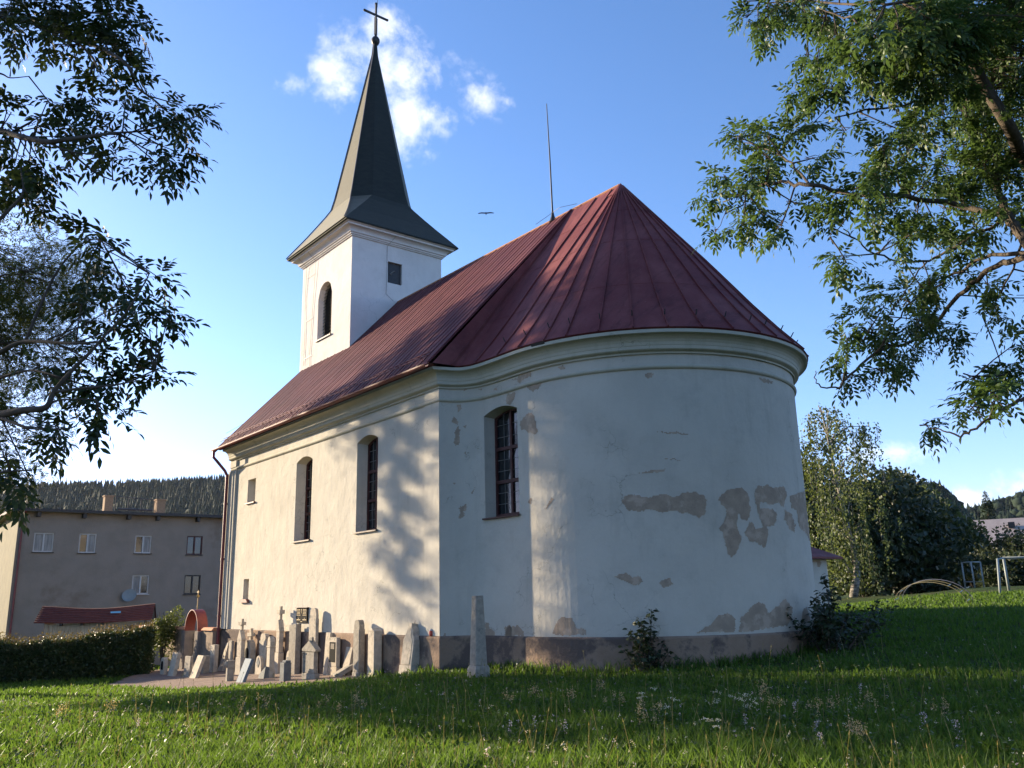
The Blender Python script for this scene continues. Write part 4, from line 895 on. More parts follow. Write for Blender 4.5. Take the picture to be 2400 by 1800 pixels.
b = MB(); bbox(b, -.5, BLEN+.5, -.55, 10.5, BZ+.002, BZ+.16); rf_ = b.build('roof', M['roofgrey'], flats)
b = MB(); bbox(b, -.5, BLEN+.5, -.60, -.553, BZ+.0, BZ+.17); b.build('eaves_board', M['iron'], rf_)
for x in (89, 196, 300, 368, 462):
    s, _ = bw(x, 1213); b = MB(); bbox(b, s-.1, s+.1, -.45, -.002, BZ-.28, BZ); b.build('eaves_bracket', M['iron'], rf_)
for (a, c, zb, zt, _), (x0, x1, y0, y1, k) in zip(ops, wins):
    m = (a+c)/2; fm = {'red': 'frame', 'dark': 'iron'}.get(k, 'white'); b = MB()
    for s0, s1, z0, z1 in ((a, a+.07, zb, zt), (c-.07, c, zb, zt), (a+.07, c-.07, zb, zb+.07), (a+.07, c-.07, zt-.07, zt), (m-.045, m+.045, zb+.07, zt-.07)): bbox(b, s0, s1, .05, .135, z0, z1)
    w = b.build('window', M[fm], flats); lab = {'white': 'white framed window with pale curtain', 'open': 'window with one dark and one bright pane', 'red': 'red-brown framed window', 'white2': 'white framed window above the dish', 'dark': 'dark window without frame paint'}[k]; w['label'] = lab
    for s0, s1, side in ((a+.07, m-.045, 0), (m+.045, c-.07, 1)):
        b = MB(); P = [bp_(s, .12, z) for s, z in ((s0, zb+.07), (s1, zb+.07), (s1, zt-.07), (s0, zt-.07))]; b.add(P, [(0, 1, 2, 3)])
        pale = (k == 'white') or (k == 'open' and side == 1) or (k == 'white2' and side == 0)
        b.build('pane', M['curtain'] if pale else M['glass'], w)
    b = MB(); bbox(b, a-.06, c+.06, -.09, .0, zb-.05, zb-.003); b.build('sill', M['iron'] if k != 'white2' else M['white'], w)
for x0, x1, yt in ((243, 266, 1163), (366, 390, 1172)):
    P0, P1 = at(x0, 1206, 57), at(x1, 1206, 57); s0 = (P0-BL)@Bd; s1 = (P1-BL)@Bd; zt = at(x0, yt, 57)[2]; d0 = (P0-BL)@Bn
    b = MB(); bbox(b, s0, s1, d0, d0+.6, BZ+.16, zt); ch = b.build('chimney', M['brick'], rf_); b = MB(); bbox(b, s0-.05, s1+.05, d0-.05, d0+.65, zt-.0, zt+.08); b.build('cap', M['iron'], ch) if False else b.build('chimney_cap', M['brick'], rf_)
b = MB(); P0, P1 = at(272, 1163, 58), at(362, 1172, 58)
b.tube([tuple(P0), tuple(P1)], .03, 5)
for f in (0, .33, .66, 1.): P = P0*(1-f)+P1*f; b.tube([tuple(P), (P[0], P[1], BZ+.1)], .03, 5)
P0, P1 = at(278, 1193, 57.5), at(357, 1196, 57.5); b.tube([tuple(P0), tuple(P1)], .08, 5)
b.build('roof_railing', M['iron'], rf_)
b = MB(); c0 = np.array(bp_(*[(lambda s_z: (s_z[0], -.35, s_z[1]))(bw(300, 1397))][0])); ax = -Bn*.8+np.array([0, 0, .45])-Bd*.35; ax /= np.linalg.norm(ax); e1 = np.cross(ax, [0, 0, 1.]); e1 /= np.linalg.norm(e1); e2 = np.cross(ax, e1)
prev = None
for r, off in ((.02, 0), (.2, .02), (.36, .07), (.42, .10)):
    ringp = [tuple(c0+ax*off+e1*r*math.cos(t)+e2*r*math.sin(t)) for t in np.linspace(0, 2*PI, 17)[:-1]]
    if prev: 
        for k in range(16): b.quad(prev[k], prev[(k+1) % 16], ringp[(k+1) % 16], ringp[k])
    prev = ringp
b.tube([tuple(c0), tuple(c0-np.array(Bn)*-.35)], .03, 6); b.tube([tuple(c0+ax*.1-e2*.3), tuple(c0+ax*.42)], .012, 5)
sd = b.build('satellite_dish', M['lightgrey'], flats)
b = MB(); b.tube([bp_(.25, -.5, BZ), bp_(.2, -.1, BZ-.6), bp_(.2, -.1, -1.2)], .06, 6); b.build('downpipe', M['redtrim'], flats)

# shed
SA, SB = at(94, 1460, 38), at(364, 1452, 39.5); Sd = (SB-SA)*[1, 1, 0]; SLN = np.linalg.norm(Sd); Sd /= SLN; Sn = np.array([-Sd[1], Sd[0], 0]); Sn = Sn if Sn@(EYE-SA) < 0 else -Sn
ze_, zr_ = at(94, 1460, 38)[2], at(80, 1421, 39.8)[2]
def sp_(s, d, z): return tuple(SA*[1, 1, 0]+Sd*s+Sn*d+np.array([0, 0, z]))
shed = thing('shed', 'low whitewashed plank shed with sagging red tile roof behind the hedge', 'shed', sp_(SLN/2, 1.3, -.6))
b = MB(); n = 24; RD = 1.75
sag = lambda f: -.16*math.sin(PI*f)**1.3
for i in range(n):
    f0, f1 = i/n, (i+1)/n
    for j in range(9):
        t0, t1 = j/9, (j+1)/9
        p = lambda f, t, up: sp_(-.25+(SLN+.1)*f, RD*t, ze_+(zr_-ze_)*t+sag(f)*(.4+.6*t)+up)
        b.quad(p(f0, t0, .05), p(f1, t0, .05), p(f1, t1, .012), p(f0, t1, .012)); b.quad(p(f0, t0, .05), p(f1, t0, .05), p(f1, t0, -.01), p(f0, t0, -.01))
    p2 = lambda f, t: sp_(-.25+(SLN+.1)*f, 2*RD-RD*t, ze_+(zr_-ze_)*t+sag(f)*(.4+.6*t)); b.quad(p2(f0, 0), p2(f1, 0), p2(f1, 1), p2(f0, 1))
rf_ = b.build('roof', M['tile'], shed)
b = MB(); Q = lambda x, y: hit_plane(x, y, np.array(sp_(0, .8, ze_+.45*(zr_-ze_)))+[0, 0, .03], np.cross(Sd, np.array(sp_(0, RD, zr_))-np.array(sp_(0, 0, ze_)))); b.add([tuple(Q(*q)+np.array([0, 0, .07])-Sn*.02) for q in ((259, 1437), (283, 1436), (283, 1440), (259, 1441))], [(0, 1, 2, 3)]); b.build('roof_light', M['cyan'], rf_)
b = MB()
for k in range(int((SLN-.25)/.16)):
    s = .12+k*.16; P = [sp_(a, d, z) for z in (-1.2, ze_-.06+random.uniform(-.03, 0)) for a, d in ((s, .42+.01*(k % 3)), (s+.15, .42+.01*(k % 3)), (s+.15, .46), (s, .46))]; b.add(P, [(0, 1, 2, 3), (4, 5, 6, 7), (0, 1, 5, 4), (1, 2, 6, 5), (2, 3, 7, 6), (3, 0, 4, 7)])
b.build('plank_wall', M['plank'], shed)
for f in (.16, .34, .52, .9):
    b = MB(); P = [sp_(SLN*f+a, d, z) for z in (ze_-.16, ze_-.03) for a, d in ((0, .05), (.1, .05), (.1, .41), (0, .41))]; b.add(P, [(0, 1, 2, 3), (4, 5, 6, 7), (0, 1, 5, 4), (1, 2, 6, 5), (2, 3, 7, 6), (3, 0, 4, 7)]); b.build('rafter_end', M['iron'], shed)
b = MB(); b.add([sp_(.1, .46, -1.2), sp_(.1, 2*RD-.3, -1.2), sp_(.1, 2*RD-.3, ze_), sp_(.1, RD, zr_-.12), sp_(.1, .46, ze_)], [(0, 1, 2, 3, 4)]); b.build('gable_wall', M['brickwall'], shed)
b = MB(); b.add([sp_(SLN-.2, .46, -1.2), sp_(SLN-.2, 2*RD-.3, -1.2), sp_(SLN-.2, 2*RD-.3, ze_), sp_(SLN-.2, RD, zr_-.12), sp_(SLN-.2, .46, ze_)], [(0, 1, 2, 3, 4)]); b.build('gable_wall', M['darkbark'], shed)

# ------------------------------------------------------------------ vegetation helpers
def unit(a): return a/(np.linalg.norm(a, axis=-1, keepdims=True)+1e-9)
def leaflets(base, d, nrm, Ln, Wd, fine=True):
    """leaf blades from arrays: base point, direction, normal, length, width -> verts, faces"""
    n = len(base); s = unit(np.cross(d, nrm)); nn = unit(np.cross(s, d)); L_ = Ln[:, None]; w = Wd[:, None]/2
    if fine:
        V = np.stack([base, base+d*L_*.38+s*w+nn*w*.35, base+d*L_*.38-s*w+nn*w*.35, base+d*L_*.72+s*w*.72-nn*L_*.03+nn*w*.2, base+d*L_*.72-s*w*.72-nn*L_*.03+nn*w*.2, base+d*L_-nn*L_*.12], 1).reshape(-1, 3)
        o = np.arange(n)[:, None]*6
        return V, [np.vstack([o+[0, 2, 1], o+[3, 4, 5]]), o+[1, 2, 4, 3]]
    V = np.stack([base, base+d*L_*.45+s*w, base+d*L_, base+d*L_*.45-s*w], 1).reshape(-1, 3); o = np.arange(n)[:, None]*4
    return V, [o+[0, 1, 2, 3]]
def compound(org, d, L_, npair, rg, ll=.37, lw=.36, fine=True):
    """pinnate leaves: a stalk with npair pairs of leaflets and one at the tip"""
    n = len(org); d = unit(d); up = np.tile([0, 0, 1.], (n, 1)); side = unit(np.cross(d, up+rg.normal(0, .25, (n, 3)))); nn = unit(np.cross(side, d)); B, D, N, LL = [], [], [], []
    for k in range(npair+1):
        t = .28+.72*k/npair; c = org+d*(L_*t)[:, None]-np.array([0, 0, 1.])*(L_*.22*t*t)[:, None]; dd = unit(d-np.array([0, 0, .45*t]))
        if k == npair: B.append(c); D.append(dd); N.append(nn); LL.append(L_*ll)
        else:
            for sg in (-1, 1):
                x = unit(dd*.6+side*sg*.85-np.array([0, 0, .20])+rg.normal(0, .16, (n, 3))); B.append(c); D.append(x); N.append(unit(nn+rg.normal(0, .25, (n, 3)))); LL.append(L_*ll*rg.uniform(.8, 1.1, n))
    B, D, N, LL = map(np.concatenate, (B, D, N, LL)); return leaflets(B, D, N, LL, LL*lw, fine)
def merge(parts):
    V = []; F3 = []; F4 = []; o = 0
    for v, fs in parts:
        V.append(v)
        for f in fs: (F3 if f.shape[1] == 3 else F4).append(f+o)
        o += len(v)
    out_ = []
    if F3: out_.append(np.vstack(F3))
    if F4: out_.append(np.vstack(F4))
    return np.vstack(V), out_
def limb(mb, pts, r0, r1, n=7, wob=.0):
    P = crom(pts, 5) if len(pts) > 2 else [np.array(p, float) for p in pts]; k = len(P)
    P = [p+rng.normal(0, wob, 3)*(0 < i < k-1) for i, p in enumerate(P)]
    mb.tube(P, [r0+(r1-r0)*(i/(k-1))**.8 for i in range(k)], n); return P
def ash_sprays(clumps, anchors, twigs, leafL, nleaf, npair, rg, twr=.006, flat=.6, ntw=(3, 6), fine=True, droop=.25):
    """each clump (centre, radius): several twigs from the nearest point of a limb, leaves fanning out from every twig tip"""
    O, D = [], []; A = np.array(anchors)
    for c, r, dens in clumps:
        c = np.array(c); i = np.argmin(((A-c)**2).sum(1)); a0 = A[i]; main = unit(c-a0+rg.normal(0, .05, 3))
        if np.linalg.norm(c-a0) > r*.5: twigs.tube([a0, (a0+c)/2+rg.normal(0, .06, 3)*r, c], [twr*2.2, twr*1.7, twr*1.2], 5)
        for k in range(rg.integers(*ntw)):
            off = rg.normal(0, 1, 3); off[2] *= .8; off = off/np.linalg.norm(off)*r*rg.uniform(.25, .8); tip = c+off
            st_ = c-main*r*rg.uniform(0, .9)+rg.normal(0, .04, 3)*r; twigs.tube([st_, c+off*.5+rg.normal(0, .12, 3)*r, tip], [twr, twr*.8, twr*.45], 4)
            td = unit(unit(off)*.8+main*.5)
            m = max(2, int(round(nleaf*dens)))
            for q in range(m):
                f = rg.uniform(.35, 1.); x = unit(td+rg.normal(0, .65, 3)+np.array([0, 0, -droop])); O.append(c+off*f); D.append(x)
    O, D = np.array(O), np.array(D); return compound(O, D, leafL*rg.uniform(.7, 1.15, len(O)), npair, rg, fine=fine)
def to_uv(a, c, z): return np.array([.3338*a+.9426*c, .9426*a-.3338*c, z])

# ------------------------------------------------------------------ near ash tree on the left (branches hang into the picture)
rgC = np.random.default_rng(3)
R5 = lambda x, y: (x*.3376, y*.3376); R6 = lambda x, y: (x*.4219, 480+y*.4219)
DC = 6.4
ashC = thing('ash_tree', 'nearest ash tree, large leaves coloured dark for shade, boughs hanging into the top left', 'tree', (-11.3, -13.3, 0))
tb = MB(); anc = []
def limbC(f, pts, r0, r1, dz=0.): 
    P = limb(tb, [at(*f(x, y), DC+dz+.5*math.sin(x*.004+y*.003)) for x, y in pts], r0, r1, 6); anc.extend(P)
root = np.array([-11.3, -13.3, 0.])
P = limb(tb, [root, root+[.1, .05, 2.5], root+[.0, .2, 5.], root+[.3, .3, 8.5]], .26, .14, 12); anc.extend(P[8:])
limb(tb, [root+[.05, .1, 3.2], (root+at(*R6(-150, 900), DC))/2*[1, 1, 0]+[0, 0, 4.2], at(*R6(-150, 900), DC)], .10, .05)
limb(tb, [root+[.0, .15, 4.3], (root+at(*R5(-250, 880), DC))/2*[1, 1, 0]+[0, 0, 5.2], at(*R5(-250, 880), DC)], .10, .05)
limb(tb, [root+[.1, .3, 6.2], (root+at(*R5(-250, 60), DC))/2*[1, 1, 0]+[0, 0, 7.4], at(*R5(-250, 60), DC)], .10, .05)
limbC(R5, [(-250, 880), (0, 910), (150, 950), (330, 985), (480, 965), (700, 935), (850, 920), (1020, 910)], .035, .006); limbC(R5, [(330, 985), (480, 1050), (680, 1075)], .012, .005)
limbC(R5, [(480, 1050), (650, 1190), (740, 1235), (810, 1260)], .009, .004); limbC(R5, [(650, 1190), (705, 1178)], .005, .003); limbC(R5, [(420, 1030), (480, 1130), (520, 1195)], .007, .004); limbC(R5, [(720, 930), (850, 940), (950, 1000), (1040, 1050)], .009, .005)
limbC(R5, [(-200, 480), (0, 510), (70, 540), (200, 530)], .012, .004); limbC(R5, [(70, 530), (75, 475)], .006, .003); limbC(R5, [(-250, 60), (0, 110), (200, 150), (500, 250), (850, 420), (950, 600), (1080, 700)], .04, .006, .3); limbC(R5, [(200, 150), (500, 90), (880, 100)], .02, .005, .3); limbC(R5, [(500, 250), (640, 400), (700, 520)], .014, .004, .3)
limbC(R5, [(-100, 1620), (90, 1430), (160, 1330), (140, 1150)], .015, .005)
limbC(R6, [(-150, 900), (0, 820), (140, 760), (420, 770), (620, 755)], .03, .006); limbC(R6, [(-150, 1180), (0, 1165), (140, 1140), (255, 1125), (300, 1040), (400, 920), (500, 820), (580, 730), (700, 600)], .035, .006); limbC(R6, [(255, 1125), (330, 1085), (530, 1080)], .012, .004)
limbC(R6, [(310, 1040), (450, 1020), (640, 1000), (740, 975), (860, 920)], .012, .004); limbC(R6, [(0, 960), (170, 920), (350, 960)], .014, .005); limbC(R6, [(-150, 1120), (100, 1220), (200, 1245), (390, 1240), (450, 1195)], .014, .004); limbC(R6, [(140, 760), (300, 400), (450, 220), (560, 190)], .014, .004); limbC(R6, [(700, 600), (800, 440), (830, 380)], .008, .004); limbC(R6, [(-100, 1500), (60, 1480), (180, 1475)], .012, .004)
BC5 = [(100,60,140,60),(60,220,90,70),(250,180,110,80),(420,90,120,80),(380,310,90,60),(560,60,120,70),(640,200,110,110),(760,60,90,70),(900,100,60,40),(780,250,90,80),(940,190,50,40),(970,320,60,40),(640,400,70,60),(700,510,40,60),(860,430,60,60),(930,510,50,60),(960,620,60,50),(870,700,70,60),(1060,680,80,60),(1150,770,90,70),(1250,730,70,50),(1360,810,40,30),(1220,870,70,40),(1060,860,60,50),(850,800,80,50),(560,680,60,50),(640,720,70,50),(420,740,80,50),(500,830,100,70),(620,880,80,60),(330,700,40,20),(460,950,60,40),(750,1020,60,50),(780,1090,40,30),(1120,1010,70,50),(1220,1050,60,50),(1180,1130,70,40),(1000,1110,50,30),(1150,1190,50,30),(80,780,90,80),(220,850,80,60),(60,900,80,60),(160,1080,90,70),(200,1160,80,50),(100,1150,60,50),(150,1260,80,60),(80,1310,60,40),(330,1340,60,30),(240,1440,50,50),(150,1400,60,60),(290,1190,50,30),(340,1220,30,20),(200,40,120,60),(330,20,120,50),(480,180,80,60),(560,280,80,60),(0,120,90,80),(740,150,80,70),(840,330,60,60),(720,350,60,60)]
BC6 = [(450,190,80,40),(540,190,50,40),(600,255,35,25),(500,270,70,40),(560,335,40,25),(460,410,60,40),(530,425,40,15),(520,540,60,40),(450,560,50,50),(540,640,40,30),(660,450,50,30),(720,480,60,40),(810,385,40,40),(890,410,40,20),(650,560,60,50),(740,550,60,50),(680,680,70,60),(760,620,70,50),(870,600,60,40),(930,630,35,25),(830,690,40,30),(640,790,40,40),(400,800,60,40),(300,880,80,50),(400,900,60,50),(480,850,50,40),(230,900,60,40),(610,930,40,30),(700,990,60,40),(760,900,50,40),(850,930,60,40),(890,955,40,30),(500,1010,50,30),(560,1030,70,40),(560,1080,60,30),(600,1170,25,40),(545,1150,25,30),(340,1090,40,60),(250,1240,50,50),(340,1250,40,30),(250,1290,40,20),(110,1360,70,50),(60,1490,70,40),(150,1485,40,20),(40,1600,60,60),(30,1380,50,50)]
cl = []
for f, L_, sc in ((R5, BC5, .3376), (R6, BC6, .4219)):
    for x, y, rx, ry in L_:
        dep = DC+(.3 if f is R5 and y < 650 else 0)+rgC.normal(0, .18); r = .5*(rx+ry)*sc*dep/FPX
        k = 1 if rx*ry < 5000 else 2
        for q in range(k): cl.append((at(*f(x+rgC.normal(0, rx*.35)*(q > 0), y+rgC.normal(0, ry*.35)*(q > 0)), dep+rgC.normal(0, .15)), max(.10, r*.85), 1.))
for x, y in ((-60, 60), (-80, 200), (-60, 420), (-90, 600), (-60, 760), (-50, 900), (-120, 300), (-40, -60), (60, -70), (160, -60), (250, -60)): cl.append((at(x, y, DC+.3), .3, 1.4))
V, F = ash_sprays([(c, r*.64, d) for c, r, d in cl], anc, tb, .24, 2.4, 4, rgC, .0032, ntw=(3, 5), droop=.2)
trunk = tb.build('trunk', M['darkbark'], ashC, smooth=True)
npmesh('crown', V, F, M['leaf_backlit'], ashC)

# ------------------------------------------------------------------ ash tree on the right
rgB = np.random.default_rng(8); R7 = lambda x, y: (1600+x*.639, y*.639)
ashB = thing('ash_tree', 'tall sunlit ash tree with feathery green leaves spreading in from the right edge', 'tree', (-14.3, -.9, 0))
tb = MB(); anc = []
def dB(x, y): return 10.2+1.1*math.sin(x*.006+y*.0023)+.7*math.sin(y*.008-x*.002)
def limbB(pts, r0, r1, wob=.015): P = limb(tb, [at(*R7(x, y), dB(x, y)) for x, y in pts], r0*.55, r1*.75, 8, wob); anc.extend(P)
root = np.array([-14.3, -.9, .0]); J = at(*R7(1440, 990), 10.3); J2 = at(*R7(1330, 700), 10.3)
limb(tb, [root, root*.6+J*.4+[-.15, .0, .1], J], .30, .18, 12)
limb(tb, [J, J2, at(*R7(1252, 590), dB(1252, 590)), at(*R7(1200, 470), 10.4), at(*R7(1120, 335), 10.3), at(*R7(1045, 190), 10.2), at(*R7(985, 60), 10.2), at(*R7(930, -90), 10.2)], .12, .05, 10, .0); anc.append(J2)
limbB([(1350, 940), (1252, 880), (1190, 790), (1165, 690), (1150, 560), (1180, 420)], .13, .05); limbB([(1350, 960), (1210, 925), (1080, 960), (950, 1040), (850, 1100), (780, 1180)], .06, .014)
limbB([(1120, 335), (1070, 370), (960, 340), (880, 375), (700, 400), (560, 430)], .06, .012); limbB([(1190, 790), (1000, 750), (860, 730), (660, 715), (480, 685), (360, 670), (230, 700), (150, 740)], .08, .012); limbB([(480, 685), (400, 600), (300, 545), (180, 500)], .03, .008); limbB([(230, 700), (160, 770), (120, 850)], .012, .005)
limbB([(1380, 960), (1252, 945), (1150, 980), (1040, 1060), (930, 1180), (860, 1240), (700, 1300), (600, 1380), (570, 1425), (500, 1410), (488, 1360)], .085, .006); limbB([(1400, 1380), (1250, 1460), (1180, 1500), (1110, 1550), (1030, 1595), (950, 1580), (870, 1560)], .05, .007); limbB([(1110, 1550), (1040, 1440), (965, 1465)], .012, .004); limbB([(1180, 1500), (1120, 1430), (1030, 1370)], .012, .004)
limbB([(1190, 800), (1040, 880), (900, 955), (760, 950), (660, 900), (590, 840)], .045, .008); limbB([(1060, 200), (900, 230), (800, 190), (640, 90), (500, 30)], .05, .010); limbB([(985, 60), (860, 10), (700, 10), (400, 5), (200, 10)], .05, .010); limbB([(960, 340), (860, 240), (740, 270), (600, 330), (480, 450)], .03, .007); limbB([(1045, 190), (1060, 280), (1070, 370)], .05, .04); limbB([(860, 730), (780, 640), (840, 540), (900, 440)], .025, .007); limbB([(660, 715), (580, 820), (540, 870)], .014, .005); limbB([(900, 955), (820, 1060), (700, 1220), (620, 1280)], .022, .006); limbB([(930, 720), (940, 600)], .01, .004, .02); limbB([(1045, 190), (1000, 150), (870, 20)], .07, .04); limbB([(1250, 880), (1180, 1050), (1100, 1160)], .03, .008)
BB = [(250,30,60,50),(380,60,90,70),(520,60,100,70),(700,80,140,90),(900,60,140,80),(1100,80,150,100),(470,180,70,60),(620,210,120,80),(800,230,150,90),(1000,200,150,110),(1180,200,100,120),(430,340,50,30),(520,330,90,60),(700,300,80,50),(180,500,50,60),(300,520,80,60),(430,470,60,60),(150,640,50,40),(100,700,50,50),(230,640,70,60),(350,600,70,50),(240,740,60,50),(120,840,25,25),(220,830,30,30),(300,790,60,40),(420,750,60,40),(480,580,50,40),(360,830,40,25),(600,480,40,40),(540,830,30,50),(560,720,60,60),(640,690,80,60),(700,610,110,60),(850,640,80,50),(760,450,60,40),(880,470,100,60),(1020,420,100,80),(1150,430,100,100),(1000,560,80,50),(1130,560,100,80),(1200,640,60,80),(1050,700,80,60),(700,780,70,60),(820,800,90,60),(800,870,80,40),(930,800,60,60),(1020,900,80,50),(1130,850,70,50),(600,960,50,30),(570,940,30,40),(780,960,50,30),(760,1040,70,50),(860,1050,70,50),(960,1010,60,50),(1050,1000,50,50),(1120,1050,50,30),(600,1210,60,50),(700,1220,80,60),(820,1200,90,60),(760,1290,70,50),(850,1280,60,30),(980,1250,60,40),(1020,1190,50,40),(590,1310,50,30),(620,1390,40,20),(740,1360,40,25),(650,1130,40,30),(740,1120,60,40),(900,1130,60,50),(1170,1170,70,30),(1220,1260,40,40),(1090,1420,70,40),(1200,1400,60,80),(1060,1490,30,20),(1150,1450,40,30),(900,1560,60,35),(330,120,60,50),(600,130,80,50),(820,130,80,60),(1010,90,90,60),(1200,60,80,80),(1220,320,60,80),(930,330,80,50),(1090,300,80,60),(780,540,60,40),(970,640,60,50),(1180,740,60,50)]
cl = []
for x, y, rx, ry in BB:
    k = max(1, int(round(rx*ry/1600*(1.55 if x > 700 and y < 760 else .95))))
    for q in range(k):
        xx, yy = x+rgB.uniform(-.75, .75)*rx*(k > 1), y+rgB.uniform(-.75, .75)*ry*(k > 1); dd = dB(xx, yy)+rgB.normal(0, .45); cl.append((at(*R7(xx, yy), dd), min(.42, max(.16, .5*(rx+ry)*.639*dd/FPX*.7)), 1.))
for q in range(60):      # the crown goes on beyond the picture
    x, y = rgB.uniform(1260, 1750), rgB.uniform(-350, 1200); cl.append((at(*R7(x, y), 10.4+rgB.normal(0, 1.)), .45, 1.3))
for q in range(26): x, y = rgB.uniform(300, 1300), rgB.uniform(-300, -40); cl.append((at(*R7(x, y), 10.4+rgB.normal(0, .8)), .45, 1.2))
V, F = ash_sprays(cl, anc, tb, .27, 3.6, 4, rgB, .005, ntw=(3, 7), droop=.3)
tb.build('trunk', M['bark'], ashB, smooth=True); npmesh('crown', V, F, M['leaf_mid'], ashB)

# ------------------------------------------------------------------ ash trees: one towards the sun throws dappled shade, the rest added unseen
def shade_tree(label, ta, tc_, z0, inside, n, box, seed, nl=5, leafL=.30, h=10., keep=.0, fine=None, n2=0, box2=None):
    rg = np.random.default_rng(seed); b0 = to_uv(ta, tc_, 0); b0[2] = g(b0[0], b0[1]); t = thing('ash_tree', label, 'tree', tuple(b0)); tb = MB(); pts = []
    while len(pts) < n:
        a, c, z = (rg.uniform(*b) for b in box); P = to_uv(a, c, z)
        nz = math.sin(a*2.3+z*1.1)+math.sin(c*1.7-z*1.9+1)+math.sin(z*2.6+a*1.2)
        if nz < keep-1.0+0*a or not inside(a, c, z, rg): continue
        pts.append(P)
    fp = []
    while len(fp) < n2:
        a, c, z = (rg.uniform(*b) for b in box2)
        if inside(a, c, z, rg) and fine(a, z-(c-21.)*.2493-5.24): fp.append(to_uv(a, c, z))
    if fine: pts = [p for p in pts if not (.3338*p[0]+.9426*p[1] > box2[0][0])]
    anc = limb(tb, [b0, b0+[0, .1, h*.3], b0+[.2, 0, h*.6], b0+[.1, .2, h]], .32, .06, 10)
    bigs = [pts[i] for i in rg.choice(len(pts), 34, replace=False)]; anc2 = list(anc[6:])
    for q in bigs: k = int(min(len(anc)-1, max(5, len(anc)*min(.95, (q[2]-b0[2])/h-.12)))); s_ = anc[k]; anc2 += limb(tb, [s_, s_*.5+q*.5+[0, 0, .3], q], .09, .02, 6, .05)
    O, D = [], []
    A = np.array(anc2)
    for p in pts:
        i = np.argmin(((A-p)**2).sum(1))
        if rg.random() < .10: tb.tube([A[i], (A[i]+p)/2+rg.normal(0, .08, 3), p], [.02, .013, .008], 4)
        for q in range(nl): x = unit(unit(p-A[i])*.7+rg.normal(0, .7, 3)+[0, 0, -.2]); O.append(p+rg.normal(0, .13, 3)); D.append(x)
    sz = [leafL]*len(O)
    for p in fp:
        i = np.argmin(((A-p)**2).sum(1))
        for q in range(5): O.append(p+rg.normal(0, .05, 3)); D.append(unit(rg.normal(0, 1, 3)+[0, 0, -.2])); sz.append(.17)
        if rg.random() < .02: tb.tube([A[i], (A[i]+p)/2+rg.normal(0, .08, 3), p], [.02, .013, .008], 4)
    V, F = compound(np.array(O), np.array(D), np.array(sz)*rg.uniform(.75, 1.15, len(O)), 3, rg, .42, .40, False)
    tb.build('trunk', M['bark'], t, smooth=True); npmesh('crown', V, F, M['leaf_shade'], t)
def inA(a, c, z, rg):
    b = z-5.; e = .35+.235*b+.22*math.sin(z*1.9)+.12*math.sin(z*4.7+1)
    if b < np.interp(a, (-3., -1.), (-.55, 1.0))+.2*math.sin(a*2.1+c): return False
    if b > (10.4 if a > -.5 else 10.4-.12*(a+.5)**2)+.25*math.sin(a*3+c) or a > e or a > 2.9: return False
    if a < -8.4+.4*math.sin(z*1.3): return False
    if a > e-.5 and rg.random() < .4: return False
    if -1.25 < a < .34 and 1.4 < b < 6.4 and math.sin(b*3.6+.8+a*1.5) > -.62: return False
    return abs(c-21.) < 4.6-.05*(a+2.5)**2
shade_tree('broad ash tree with fine leaves at the left edge beyond the hedge', -3.2, 21.6, 0, inA, 4600, ((-9.2, 3), (16.2, 25.8), (4.2, 16.)), 21, nl=6, leafL=.34, h=13, fine=lambda a, b: math.sin(a*13+b*2.2+1.5*math.sin(b*2.6))+math.sin(b*6.8-a*4.5+.7) < .42, n2=5200, box2=((-1.25, 3), (16.2, 25.8), (4.2, 16.)))
def inE(a0, c0):
    return lambda a, c, z, rg: ((a-a0)/4.6)**2+((c-c0)/4.6)**2+((z-9.5)/6.)**2 < 1
shade_tree('unseen round-crowned ash tree added behind the viewer to darken the apse', -9., -25., 0, inE(-9., -25.), 620, ((-14, -4), (-30, -20), (3.5, 15.5)), 51, nl=5, leafL=.5, h=11)  # out of view, put in to darken the apse and grass
shade_tree('unseen ash tree added behind the viewer on the right to dim the skylight', 2., -26., 0, inE(2., -26.), 620, ((-3, 7), (-31, -21), (3.5, 15.5)), 52, nl=5, leafL=.5, h=11)  # second unseen tree, added to block sky light from behind
def inD(a, c, z, rg):
    return ((a+13.)/2.6)**2+((c-11)/4.5)**2+((z-10.5)/5.)**2 < 1
shade_tree('unseen slim ash tree added left of the frame to shade the nearest boughs', -13., 11., 0, inD, 700, ((-16, -10), (6.5, 15.5), (5.5, 15.5)), 33, nl=6, leafL=.36, h=11)  # added beyond the left edge to shade the near boughs

# ------------------------------------------------------------------ hedge, bushes, saplings
def leaf_mass(pts, size, rg, nper=1, flat=False, jit=.06, ratio=.5):
    P = np.repeat(np.array(pts), nper, 0); n = len(P); P = P+rg.normal(0, jit, (n, 3)); d = unit(rg.normal(0, 1, (n, 3))+np.array([0, 0, .2])); nn = unit(rg.normal(0, 1, (n, 3)))
    L_ = size*rg.uniform(.6, 1.3, n); return leaflets(P, d, nn, L_, L_*ratio, False)
rg = np.random.default_rng(4)
H0, H1 = at(-160, 1592, 31.), at(356, 1572, 33.2); Hd = (H1-H0)*[1, 1, 0]; HL = np.linalg.norm(Hd); Hd /= HL; Hn = np.array([-Hd[1], Hd[0], 0]); Hn = Hn if Hn@(EYE-H0) < 0 else -Hn
hedge = thing('hedge', 'long dark clipped hedge with reddish new shoots in front of the shed', 'hedge', (H0[0]+Hd[0]*HL/2, H0[1]+Hd[1]*HL/2, g(*(H0[:2]))))
pts = []; tips = []
